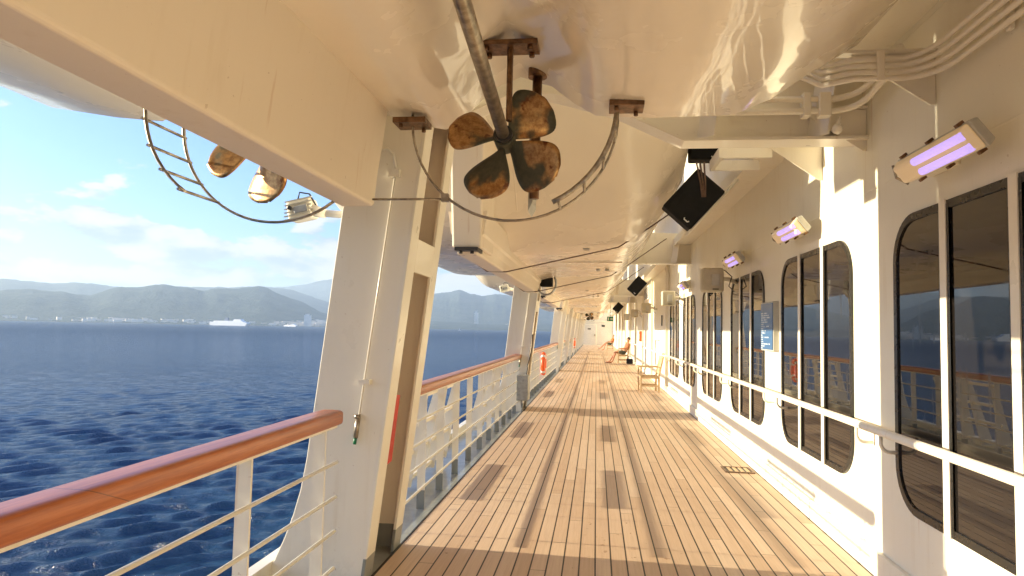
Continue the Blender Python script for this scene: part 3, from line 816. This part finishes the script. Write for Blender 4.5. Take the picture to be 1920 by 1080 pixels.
        r2 = range(295, 356, 6) if sgn > 0 else range(176, 237, 6)
        b.tube([pa(a, yh, R - .01) for a in r2], .011, 8, flat=(.008, .014)); b.build('guard_hoop', 'stain', t)
        for a in ((298, 314, 330, 346) if sgn > 0 else (233, 218, 203, 188)):
            b = MB(); b.tube([pa(a, yh - .02, R + .0), pa(a, 3.82, R)], .0085, 6); b.build('guard_rung', 'stain', t)
        for (xx, zz) in ((c0x - R, 2.77), (c0x + R + .04, 2.845)):
            if sgn < 0: continue
            b = MB(); b.box(xx - .09, xx + .10, 3.70, 3.86, zz - .012, zz + .02)
            for dx, dy in ((-.05, 3.73), (.06, 3.83)): b.tube([(xx + dx, dy, zz - .012), (xx + dx, dy, zz - .035)], .013, 6)
            b.build('guard_palm', 'rust', t, bevel=.003)
        b = MB()
        if sgn > 0: b.tube([(BX + .10, 3.80, 2.335), (-.88, 3.80, 2.335)], .007, 6)
        else: b.tube([(BX - .10, 3.80, 2.335), (-1.52, 3.80, 2.335)], .009, 6)
        q = (-.87, 2.335) if sgn > 0 else (-1.52, 2.335)
        b.box(q[0] - .02, q[0] + .02, 3.78, 3.82, q[1] - .015, q[1] + .03)
        b.build('guard_tie', 'stain', t)
    return t
boat0 = make_boat(); boat0['label'] = 'nearest cream lifeboat overhead, its big bronze propeller in full view'
blab = ['second cream lifeboat, behind the nearest post, with a blunt stem and brown strap',
        'third cream lifeboat along the deck, just past the second post', 'fourth cream lifeboat along the deck towards the far end',
        'fifth cream lifeboat along the deck towards the far end', 'sixth cream lifeboat along the deck towards the far end',
        'seventh cream lifeboat, small near the far bulkhead', 'last cream lifeboat, smallest, at the far bulkhead']
boatB = make_boat('B')
for k, (yy, dx, dz) in enumerate(((13.25, .17, .0), (23.3, .05, .05), (32.6, 0, .05), (41.9, 0, .05), (51.2, 0, .05), (60.5, 0, .05), (69.8, 0, .05))):
    if k == 0: boatB.location = (BX + dx, yy, 2.3 + dz); boatB['label'] = blab[0]
    elif k == 4: copy_tree(boat0, (dx, yy - BS, dz), blab[k])
    else: copy_tree(boatB, (dx - .17, yy - 13.25, dz), blab[k])

# gripe straps under the second and third boats
def strap(y, zk, label, xk=-1.23):
    b = MB()
    pts = [(-1.75, y, zk + .28), (xk - .12, y, zk + .004), (xk + .12, y, zk), (.25, y, zk + .31), (.62, y, zk + .55), (1.25, y, zk + 1.0)]
    b.tube(pts, .012, 8, flat=(.02, .008)); tag(b.build('boat_strap', 'rope'), label, 'strap', 'brown straps slung under the lifeboats')
strap(8.3, 2.30, 'brown strap slung under the second lifeboat, the nearer one')
strap(12.6, 2.30, 'brown strap slung under the second lifeboat, the farther one')
strap(18.5, 2.33, 'brown strap slung under the third lifeboat', -1.35)

# stern nozzle guard seen under the second boat
t = thing('thruster_guard', 'dark round thruster guard hanging beside the second post', 'thruster guard', (-.98, 13.3, 2.5))
b = MB(); b.tube([(-.98 + .19 * math.cos(rad(a)), 13.3, 2.50 + .22 * math.sin(rad(a))) for a in range(-150, 95, 12)], .03, 8, flat=(.14, .02)); b.build('hoop', 'galv', t)
b = MB(); b.box(-1.10, -.86, 13.2, 13.5, 2.44, 2.70); b.build('motor', 'black', t, bevel=.02)

# black rubber pads between boats and the deckhouse
def pad(cx, y, cz, wx, hz, ang, label, d=.22):
    t = thing('rubber_pad', label, 'rubber pad', (cx, y, cz), 'black rubber pads along the inboard side of the boats')
    R = Matrix.Rotation(rad(ang), 3, 'Y'); c = V(cx, y, cz)
    b = MB(); b.box(cx - wx / 2, cx + wx / 2, y, y + d, cz - hz / 2, cz + hz / 2, R); b.build('pad', 'black', t, bevel=.02)
    b = MB(); P = lambda u, v: c + R @ V(u * wx, -.008, v * hz)
    b.tube([P(.16, -.40), P(.18, -.43), P(.30, -.43), P(.32, -.40)], .007, 6); b.build('handle', 'reflect', t)
    b = MB(); b.tube([c + R @ V(wx * .52, .05, -hz * .62), c + R @ V(wx * .52, .05, hz * .85)], .016, 8); b.build('support_bar', 'paint', t)
pad(1.02, 7.4, 3.03, .39, .55, 42, 'large tilted black rubber pad beside the second lifeboat')
pad(1.22, 7.9, 3.75, .36, .34, 0, 'black rubber pad above the large tilted one, half hidden by the beam')
pad(1.02, 17.6, 2.76, .30, .44, 40, 'smaller black rubber pad farther along, above the beige boxes')
pad(1.02, 33, 2.72, .34, .44, 40, 'tiny distant black rubber pad above the green sign')

# ------------------------------------------------------------------ overhead structure
def cross_beam(y, label, z0=3.02, xa=-1.12, haunch=True):
    t = thing('overhead_beam', label, 'beam', (.6, y, z0), 'white cross beams above the promenade')
    prof = [(xa - .35, 3.34), (xa, 3.20), (-.62, 3.42), (-.33, 3.39), (.12, 3.26), (.62, z0), (WX, z0), (WX, z0 + .6), (xa - .45, z0 + .75)]
    b = MB(); b.prism([(x, y, z) for x, z in prof], (0, .03, 0)); b.build('web', 'paint', t)
    b = MB()
    for (x0, z0_), (x1, z1_) in zip(prof[0:6], prof[1:7]):
        b.prism([(x0, y - .09, z0_), (x1, y - .09, z1_), (x1, y - .09, z1_ - .022), (x0, y - .09, z0_ - .022)], (0, .22, 0))
    b.build('flange', 'paint', t)
    b = MB()
    for x in (.72, 1.5): b.prism([(x, y - .002, z0 + .002), (x + .10, y - .14, z0 + .002), (x + .16, y - .14, z0 + .4), (x + .06, y - .002, z0 + .4)], (.015, 0, 0))
    b.build('rib', 'paint', t)
    return t
cb = cross_beam(5.12, 'wide white cross beam behind the nearest lifeboat stern')
for k, yy in enumerate((14.3, 27.5, 34)): copy_tree(cb, (0, yy - 5.12, 0), ['second white cross beam, past the second lifeboat', 'third white cross beam along the deck', 'fourth white cross beam, far along the deck'][k])

def gusset(y, label, L=.46, H=.30, z1=3.22):
    b = MB(); b.prism([(WX - .002, y, z1), (WX - .002, y, z1 - H), (WX - .03, y, z1 - H), (WX - L, y, z1)], (0, .014, 0))
    b.box(WX - L - .5, WX - .002, y - .03, y + .044, z1 + .002, z1 + .02)
    tag(b.build('gusset_plate', 'paint', bevel=.003), label, 'bracket', 'white triangular brackets at the top of the wall')
gl = ['nearest white triangular bracket, above the large lamp', 'second white triangular bracket, under the curved pipes', 'third white triangular bracket, left of the sunlit strip',
      ]
for yy, l in zip((4.07, 5.07, 6.03), gl): gusset(yy, l)
b = MB(); b.box(1.58, WX, 6.1, 77, 3.40, 3.45); b.box(1.56, 1.58, 6.1, 77, 3.37, 3.52)
tag(b.build('soffit_ledge', 'wall'), 'narrow white overhead ledge running along the wall top', 'ledge')
b = MB(); b.box(WX - .5, WX, -6, 6.1, 3.50, 3.54); tag(b.build('overhead_plate', 'wall'), 'white overhead plate above the nearest windows', 'ceiling')
b = MB(); b.box(.7, WX, -6, 77, 6.4, 6.5); tag(b.build('sky_block_deck', 'paint'), 'unseen upper deck slab added to block sky light', 'upper deck')  # out of view, added to cut sky light over the boats
# boxed-in frame under the ledge
b = MB()
for (x0, x1, y0, y1) in ((1.12, 1.60, 6.50, 6.54), (1.12, 1.16, 6.54, 7.0), (1.12, 1.60, 7.0, 7.04)): b.box(x0, x1, y0, y1, 3.24, 3.34)
tag(b.build('hanging_frame', 'paint'), 'shallow white rectangular frame hanging above the second window', 'framework')

# pipe runs
def pipes(name, label, runs, r=.017, clamps=()):
    t = thing(name, label, 'pipes', tuple(runs[0][0]))
    for k, p in enumerate(runs):
        b = MB(); b.tube(p, r, 10); b.build('pipe', 'paint', t)
    for c in clamps:
        b = MB(); b.box(*c); b.build('clamp', 'paint', t, bevel=.006)
def bend(p0, p1, p2, n=8):
    p0, p1, p2 = V(*p0), V(*p1), V(*p2)
    return [p0 * (1 - t) ** 2 + p1 * 2 * t * (1 - t) + p2 * t * t for t in [k / n for k in range(n + 1)]]
runs = []
for i in range(4):
    z = 3.04 + i * .042; y = 3.96 + i * .012
    runs.append([(1.10, y + .25, z + .16 - i * .01), (1.30, y + .18, z + .03)] + [(1.42, y, z), (1.62, y, z)] + [tuple(q) for q in bend((1.66, y, z), (1.83 - i * .016, y, z), (1.84 - i * .016, y - .25, z))] + [(1.84 - i * .016, 1.0, z)])
pipes('pipe_run', 'bundle of four white pipes bending onto the wall above the nearest window', runs, .015,
      [(1.535, 1.575, 3.935, 3.955, 3.02, 3.19), (1.86, 1.885, 3.30, 3.34, 3.02, 3.19), (1.86, 1.885, 2.2, 2.24, 3.02, 3.19)])
runs = []
for i in range(2):
    z = 3.17 + i * .085
    runs.append([(.35, 4.93, z), (1.50, 4.93, z)] + [tuple(q) for q in bend((1.60, 4.93, z), (1.80, 4.93, z), (1.81, 4.70 - .05 * i, z + .06))] + [(1.81, 4.3, z + .1)])
pipes('pipe_run', 'pair of white pipes running along the cross beam', runs, .022, [(1.52, 1.60, 4.88, 4.96, 3.12, 3.29), (1.42, 1.47, 4.90, 4.99, 3.13, 3.30)])
# small round sensor on the wall pipe
t = thing('ceiling_sensor', 'small round white fitting under the cross beam pipes', 'fitting', (1.62, 4.95, 3.03))
b = MB(); b.ball((1.64, 4.90, 3.03), .035, 14); b.build('dome', 'paint', t); b = MB(); b.tube([(1.64, 4.90, 3.05), (1.67, 4.92, 3.12)], .014, 8); b.build('stem', 'paint', t)
# cables
b = MB()
for i, (dx, dz) in enumerate(((0, 0), (.035, 0), (.075, 0))):
    b.tube([(.97 + dx, 6.9, 3.30), (1.02 + dx * .6, 6.95, 3.1), (1.05 + dx * .4, 7.05, 2.98)], .009, 6)
tag(b.build('hanging_cables', 'rope'), 'thin hanging cables above the large tilted rubber pad', 'cables')
# vertical conduits on the wall between windows three and four
t = thing('pipe_run', 'vertical white conduits on the wall past the windows', 'pipes', (1.86, 18.6, 1))
for i in range(3):
    b = MB(); b.tube([(1.86, 18.3 + i * .12, 2.3), (1.86, 18.3 + i * .12, 3.1), (1.80, 18.2 + i * .12, 3.3)], .02, 8); b.build('pipe', 'paint', t)

# beige housings on arms
def housing(y, label, xc=1.56, zc=2.32):
    t = thing('beige_housing', label, 'loudspeaker', (xc, y, zc), 'square beige loudspeaker housings on arms along the wall')
    b = MB(); b.box(xc - .145, xc + .145, y - .08, y + .12, zc - .165, zc + .165); b.build('case', 'beige', t, bevel=.035, seg=4)
    b = MB(); b.box(xc - .02, xc + .085, y - .092, y - .081, zc - .08, zc + .08); b.build('plate', 'trim', t, bevel=.01)
    b = MB(); b.box(xc - .01, xc + .07, y - .098, y - .0925, zc - .135, zc - .12); b.build('nameplate', 'dark', t)
    b = MB(); b.tube([(xc + .12, y + .05, zc + .02), (xc + .22, y + .05, zc + .02), (WX, y + .1, zc - .02)], .03, 10); b.build('arm', 'paint', t)
    b = MB(); b.tube([(xc + .0, y - .05, zc + .14), (xc + .16, y - .05, zc + .13), (xc + .26, y, zc + .05), (xc + .22, y, zc - .08), (xc + .30, y + .05, zc - .15)], .007, 6); b.build('cable', 'dark', t)
    return t
h0 = housing(9.55, 'large beige loudspeaker housing beside the third window')
for yy, l in ((15.3, 'second beige loudspeaker housing, about half as large'), (22, 'third beige loudspeaker housing, sunlit from one side'), (28.6, 'fourth beige loudspeaker housing, tiny'), (36, 'farthest beige loudspeaker housing')):
    copy_tree(h0, (0, yy - 9.55, .02), l)

# deck directory sign in blue
def sign():
    t = thing('wall_sign', 'blue and white information sign on the pier between second and third windows', 'sign', (1.86, 7.7, 1.68))
    b = MB(); b.box(1.845, WX, 7.46, 7.99, 1.42, 1.95); b.build('board', 'trim', t, bevel=.004)
    m, tt, bs = material('blue_sign_face', (.06, .14, .30), .25)
    p = pos(tt); sx = tt.new('ShaderNodeSeparateXYZ', {0: p})
    row = tt.m('FRACT', tt.m('MULTIPLY', sx.outputs[2], 42.)); rid = tt.m('FLOOR', tt.m('MULTIPLY', sx.outputs[2], 42.))
    wn = tt.new('ShaderNodeTexWhiteNoise', {'W': rid}, noise_dimensions='1D').outputs[0]
    ln = tt.m('LESS_THAN', tt.m('SUBTRACT', 7.95, sx.outputs[1]), tt.m('MULTIPLY_ADD', wn, .36, .04))
    tx = tt.m('GREATER_THAN', tt.noise(tt.scale(p, (1, 60, 20)), 1., 2), .47)
    on = tt.m('MULTIPLY', tt.m('MULTIPLY', tt.m('GREATER_THAN', row, .45), ln), tx)
    on = tt.m('MULTIPLY', on, tt.m('LESS_THAN', sx.outputs[2], 1.84))
    tt.put(bs.inputs['Base Color'], tt.mix(on, (.05, .13, .28), (.55, .62, .68)))
    b = MB(); b.box(1.838, 1.8445, 7.475, 7.975, 1.435, 1.935); b.build('face', m, t)
sign()

# ------------------------------------------------------------------ outboard floodlights
def floodlight(label, dx, dy, dz):
    c = V(-2.10 + dx, 4.62 + dy, 2.42 + dz)
    t = thing('floodlight', label, 'floodlight', tuple(c), 'floodlights on outboard arms')
    R = Matrix.Rotation(rad(-12), 3, 'Y')
    b = MB(); b.box(c.x - .10, c.x + .09, c.y - .05, c.y + .10, c.z - .075, c.z + .075, R); b.build('case', 'paint', t, bevel=.03, seg=3)
    b = MB()
    for k in range(6):
        b.box(c.x - .105, c.x + .095, c.y - .066, c.y - .05, c.z - .07 + k * .026, c.z - .063 + k * .026, R)
    b.build('fins', 'trim', t)
    b = MB(); b.box(c.x - .03, c.x + .07, c.y - .075, c.y - .067, c.z - .03, c.z + .02, R); b.build('lens', 'galv', t, bevel=.008)
    b = MB(); b.tube([(c.x - .06, c.y - .08, c.z), (c.x - .06, c.y - .06, c.z)], .014, 12); b.build('knob', 'dark', t)
    b = MB(); b.tube([(c.x + .08, c.y, c.z - .005), (c.x + .18, c.y, c.z - .03)], [.045, .03], 12); b.tube([(c.x + .16, c.y, c.z - .025), (-1.66 + dx, c.y, c.z - .045)], .026, 12); b.build('arm', 'paint', t)
    b = MB(); b.tube([(c.x - .02, c.y - .03, c.z + .07), (c.x - .01, c.y - .03, c.z + .12), (c.x + .06, c.y - .02, c.z + .11), (c.x + .11, c.y, c.z + .02)], .006, 6); b.build('cable', 'dark', t)
floodlight('finned white floodlight on an arm left of the nearest post', 0, 0, 0)
floodlight('small white floodlight on an arm left of the second post', .2, 9.4, .02)

# ------------------------------------------------------------------ chairs, people
def chair(loc, rot, label):
    t = thing('armchair', label, 'armchair', (0, 0, 0), 'slatted teak armchairs')
    # built facing -X, seat centre at origin
    def bx(name, *a, rotm=None):
        b = MB(); b.box(*a, rotm) if rotm is not None else b.box(*a); return b.build(name, 'chair', t, bevel=.006)
    for y in (-.27, .23):
        bx('leg', -.27, -.225, y, y + .045, 0, .655)
        b = MB(); b.prism([(.20, y, 0), (.25, y, 0), (.25, y, .42), (.36, y, .95), (.315, y, .95), (.20, y, .43)], (0, .045, 0)); b.build('leg', 'chair', t, bevel=.005)
        b = MB(); b.box(-.31, .27, y - .01, y + .055, .656, .682); b.build('armrest', 'chair', t, bevel=.008)
        bx('stretcher', -.225, .20, y + .012, y + .034, .15, .19); bx('rail', -.225, .20, y + .01, y + .036, .36, .42)
    bx('front_rail', -.262, -.236, -.225, .23, .36, .42)
    b = MB()
    for k in range(8): b.box(-.29 + k * .065, -.235 + k * .065, -.222, .228, .422, .44)
    b.build('seat', 'chair', t, bevel=.004)
    b = MB()
    for z0, z1 in ((.50, .545), (.90, .96)):
        x0 = .215 + (z0 - .42) * .2; b.box(x0, x0 + .03, -.224, .229, z0, z1)
    for k in range(8):
        y = -.205 + k * .055
        b.prism([(.238, y, .545), (.253, y, .545), (.325, y, .90), (.31, y, .90)], (0, .034, 0))
    b.build('backrest', 'chair', t, bevel=.003)
    t.location = loc; t.rotation_euler = (0, 0, rad(rot)); return t
c0 = chair((1.42, 18.75, 0), 4, 'empty teak armchair in front of the wall')
def cp(loc, rot, label):
    c = copy_tree(c0, None, label); c.location = loc; c.rotation_euler = (0, 0, rad(rot))
cp((1.35, 34.6, 0), 0, 'teak armchair under the person in grey shorts'); cp((1.15, 57, 0), 0, 'teak armchair under the farthest seated person')

def skin(name, pts, edges, rr, mat, parent, root=0, sub=2):
    me = bpy.data.meshes.new(name); me.from_pydata([tuple(p) for p in pts], edges, []); me.update()
    o = bpy.data.objects.new(name, me); C.objects.link(o); o.parent = parent; me.materials.append(MT[mat])
    md = o.modifiers.new('skin', 'SKIN'); md.use_smooth_shade = True
    for i, v in enumerate(me.skin_vertices[0].data):
        r = rr[i]; v.radius = r if isinstance(r, tuple) else (r, r); v.use_root = (i == root)
    s = o.modifiers.new('sub', 'SUBSURF'); s.levels = sub; s.render_levels = sub
    return o
def person(loc, label, hairmat, variant):
    """seated, leaning back, facing -X; local origin on the deck below the seat"""
    t = thing('person', label, 'person', (0, 0, 0))
    P = []; E = []; Rr = []
    def add(p, r, par=None):
        P.append(p); Rr.append(r)
        if par is not None: E.append((par, len(P) - 1))
        return len(P) - 1
    pel = add((.06, 0, .55), (.13, .15)); ab = add((.11, 0, .70), (.105, .14), pel); ch = add((.19, 0, .88), (.12, .165), ab)
    sh = add((.24, 0, 1.00), (.09, .13), ch); nk = add((.25, 0, 1.08), .052, sh); hd0 = add((.24, 0, 1.13), .075, nk); hd = add((.235, 0, 1.21), (.092, .078), hd0); ht = add((.245, 0, 1.275), .06, hd)
    for s in (-1, 1):
        a = add((.23, s * .17, .99), .058, sh); e = add((.13, s * .25, .76), .042, a); wr = add((-.10, s * .24, .735), .028, e); hnd = add((-.17, s * .235, .735), (.036, .018), wr)
        for k in range(4):
            f1 = add((-.215, s * .235 + (k - 1.5) * .019, .728), .0085, hnd); add((-.255 + (.012 if k in (0, 3) else 0), s * .235 + (k - 1.5) * .021, .708), .007, f1)
        th = add((-.185, s * .195, .725), .010, hnd); add((-.21, s * .18, .71), .008, th)
        hp = add((.02, s * .10, .53), .092, pel)
        if variant == 0: kn, an, to = (-.40, s * .13, .55), (-.60 - .06 * s, s * .13, .09), (-.79 - .06 * s, s * .14, .035)
        else: kn, an, to = (-.38, s * .12, .62), ((-.82, s * .10, .14) if s > 0 else (-.52, s * .12, .09)), ((-.97, s * .10, .13) if s > 0 else (-.70, s * .12, .035))
        k_ = add(kn, .058, hp); cf = add((lerp(kn[0], an[0], .35) + .02, kn[1], lerp(kn[2], an[2], .35)), .052, k_)
        ak = add(an, .033, cf); hl = add((an[0] - .05, an[1], an[2] - .035), (.036, .034), ak); add(to, (.018, .038), hl)
    skin('body', P, E, Rr, 'skin', t)
    # clothing
    E2 = []; P2 = []; R2 = []
    P2 = [(.06, 0, .56), (.02, -.10, .54), (-.26, -.125, .56), (.02, .10, .54), (-.26, .125, .56), (.09, 0, .64)]
    skin('shorts', P2, [(0, 1), (1, 2), (0, 3), (3, 4), (0, 5)], [(.135, .155), .10, .085, .10, .085, (.12, .145)], 'shorts', t)
    if variant:
        skin('shirt', [(.10, 0, .68), (.19, 0, .88), (.24, 0, 1.0), (.235, -.16, .985), (.19, -.21, .87), (.235, .16, .985), (.19, .21, .87)], [(0, 1), (1, 2), (2, 3), (3, 4), (2, 5), (5, 6)],
             [(.115, .15), (.135, .175), (.10, .14), .068, .058, .068, .058], 'orangecloth', t)
    b = MB(); b.ball((.262, 0, 1.235), .098, 14, (.95, .86, .9)); b.v = [(x, y, z) for x, y, z in b.v]; b.build('hair', hairmat, t)
    b = MB(); b.ball((.140, 0, 1.19), .016, 8, (1, .7, 1.3)); b.build('nose', 'skin', t)
    for s in (-1, 1):
        b = MB(); b.ball((.158, s * .03, 1.215), .011, 8); b.build('eye', 'dark', t); b = MB(); b.ball((.235, s * .08, 1.20), .022, 8, (.7, .4, 1.2)); b.build('ear', 'skin', t)
    b = MB(); b.box(.150, .156, -.022, .022, 1.152, 1.158); b.build('mouth', 'red', t)
    if variant == 0:
        for s in (-1, 1): 
            xx = -.72 - .06 * s; b = MB(); b.box(xx - .12, xx + .12, s * .135 - .045, s * .135 + .045, .001, .02); b.build('sandal', 'dark', t, bevel=.01)
    t.location = loc; return t
person((1.35, 34.6, 0), 'person in grey shorts sunbathing in the nearer occupied chair', 'hair', 0)
person((1.15, 57, 0), 'person in an orange top lounging in the farther chair', 'greyhair', 1)
t = thing('handbag', 'black bag on the deck beside the seated person', 'bag', (1.66, 34.0, 0))
b = MB(); b.box(1.48, 1.80, 33.9, 34.1, .01, .26); b.build('bag', 'bag', t, bevel=.04, seg=3)
b = MB(); b.tube([(1.54, 34.0, .25), (1.56, 34.0, .36), (1.64, 34, .40), (1.72, 34, .36), (1.74, 34, .25)], .012, 6); b.build('strap', 'bag', t)

# ------------------------------------------------------------------ far end of the deck
t = thing('end_bulkhead', 'pale bulkhead with a closed door at the far end of the deck', 'bulkhead', (0, 77, 0))
b = MB(); b.box(-2.4, 2.2, 77, 77.2, -.1, 5.5); b.build('wall', 'panel', t)
b = MB(); b.box(-1.88, .06, 76.955, 77, .04, 2.30); b.box(-1.88, .06, 76.93, 76.955, -.01, .06); b.build('door_frame', 'wall', t)
b = MB(); b.box(-1.80, -.02, 76.93, 76.954, .08, 2.24); d = b.build('door', 'panel', t)
b = MB(); b.box(-.95, -.60, 76.91, 76.929, 1.72, 1.84); b.build('notice', 'dark', d)
b = MB(); b.box(-.22, -.10, 76.88, 76.929, .98, 1.2); b.build('handle', 'stain', d)
b = MB(); b.box(.60, .95, 76.95, 76.999, 2.05, 2.25); b.build('number_plate', 'dark', t)
b = MB(); b.box(-2.4, 2.2, 76.9, 76.999, 2.62, 2.72); b.build('pipe_cover', 'wall', t)
t = thing('exit_sign', 'green emergency sign hanging over the far seats', 'sign', (.62, 30, 2.1))
b = MB(); b.box(.46, .74, 30, 30.03, 2.02, 2.22); b.build('panel', 'green', t)
b = MB(); b.box(.50, .535, 29.99, 29.999, 2.06, 2.18); b.prism([(.60, 29.99, 2.10), (.66, 29.99, 2.10), (.66, 29.99, 2.07), (.71, 29.99, 2.12), (.66, 29.99, 2.17), (.66, 29.99, 2.14), (.60, 29.99, 2.14)], (0, .008, 0)); b.build('symbol', 'reflect', t)
b = MB(); b.tube([(.6, 30.015, 2.22), (.62, 30.015, 3.1)], .01, 6); b.build('hanger', 'galv', t)
t = thing('extinguisher_box', 'orange-red box fixed high on the wall past the windows', 'fire box', (1.83, 28.4, 1.4))
b = MB(); b.box(1.74, WX, 28.1, 28.5, 1.20, 1.62); b.build('cabinet', 'orange', t, bevel=.02); b = MB(); b.box(1.732, 1.739, 28.2, 28.4, 1.3, 1.5); b.build('label', 'reflect', t)
t = thing('louvre_vent', 'dark louvred vent high on the wall by the third bracket of boxes', 'vent', (1.86, 25.9, 3.05))
b = MB(); b.box(1.84, WX, 24.6, 27.2, 2.78, 3.28); b.build('frame', 'wall', t)
b = MB()
for k in range(7): b.box(1.832, 1.839, 24.8, 27.0, 2.83 + k * .06, 2.86 + k * .06)
b.build('slats', 'dark', t)
t = thing('grab_bar', 'vertical steel grab bar on the wall behind the empty chair', 'grab bar', (1.80, 21, 1.1))
b = MB(); b.tube([(1.89, 21, 1.35), (1.78, 21, 1.35), (1.78, 21, .62), (1.89, 21, .62)], .02, 8); b.build('bar', 'galv', t)
t = thing('door_handle_bar', 'slim dark vertical handle on the shaded wall panel beyond the windows', 'handle', (1.86, 20.2, 1.9))
b = MB(); b.box(1.86, 1.89, 20.1, 20.16, 1.78, 2.08); b.build('bar', 'dark', t)

# ------------------------------------------------------------------ haze
def haze():
    b = MB(); b.box(-22000, 22000, -3000, 22000, -20, 900); o = b.build('haze', 'paint'); tag(o, kind='stuff')
    o['label'] = 'pale sea haze fading the far hills'; o['category'] = 'haze'
    m = bpy.data.materials.new('haze'); m.use_nodes = True; t = NT(m.node_tree); t.n.clear()
    out = t.n.new('ShaderNodeOutputMaterial'); v = t.new('ShaderNodeVolumePrincipled')
    v.inputs['Color'].default_value = (.62, .80, 1., 1); v.inputs['Density'].default_value = 7.5e-5; v.inputs['Anisotropy'].default_value = .2
    t.l.new(v.outputs[0], out.inputs['Volume']); o.data.materials.clear(); o.data.materials.append(m)
haze()
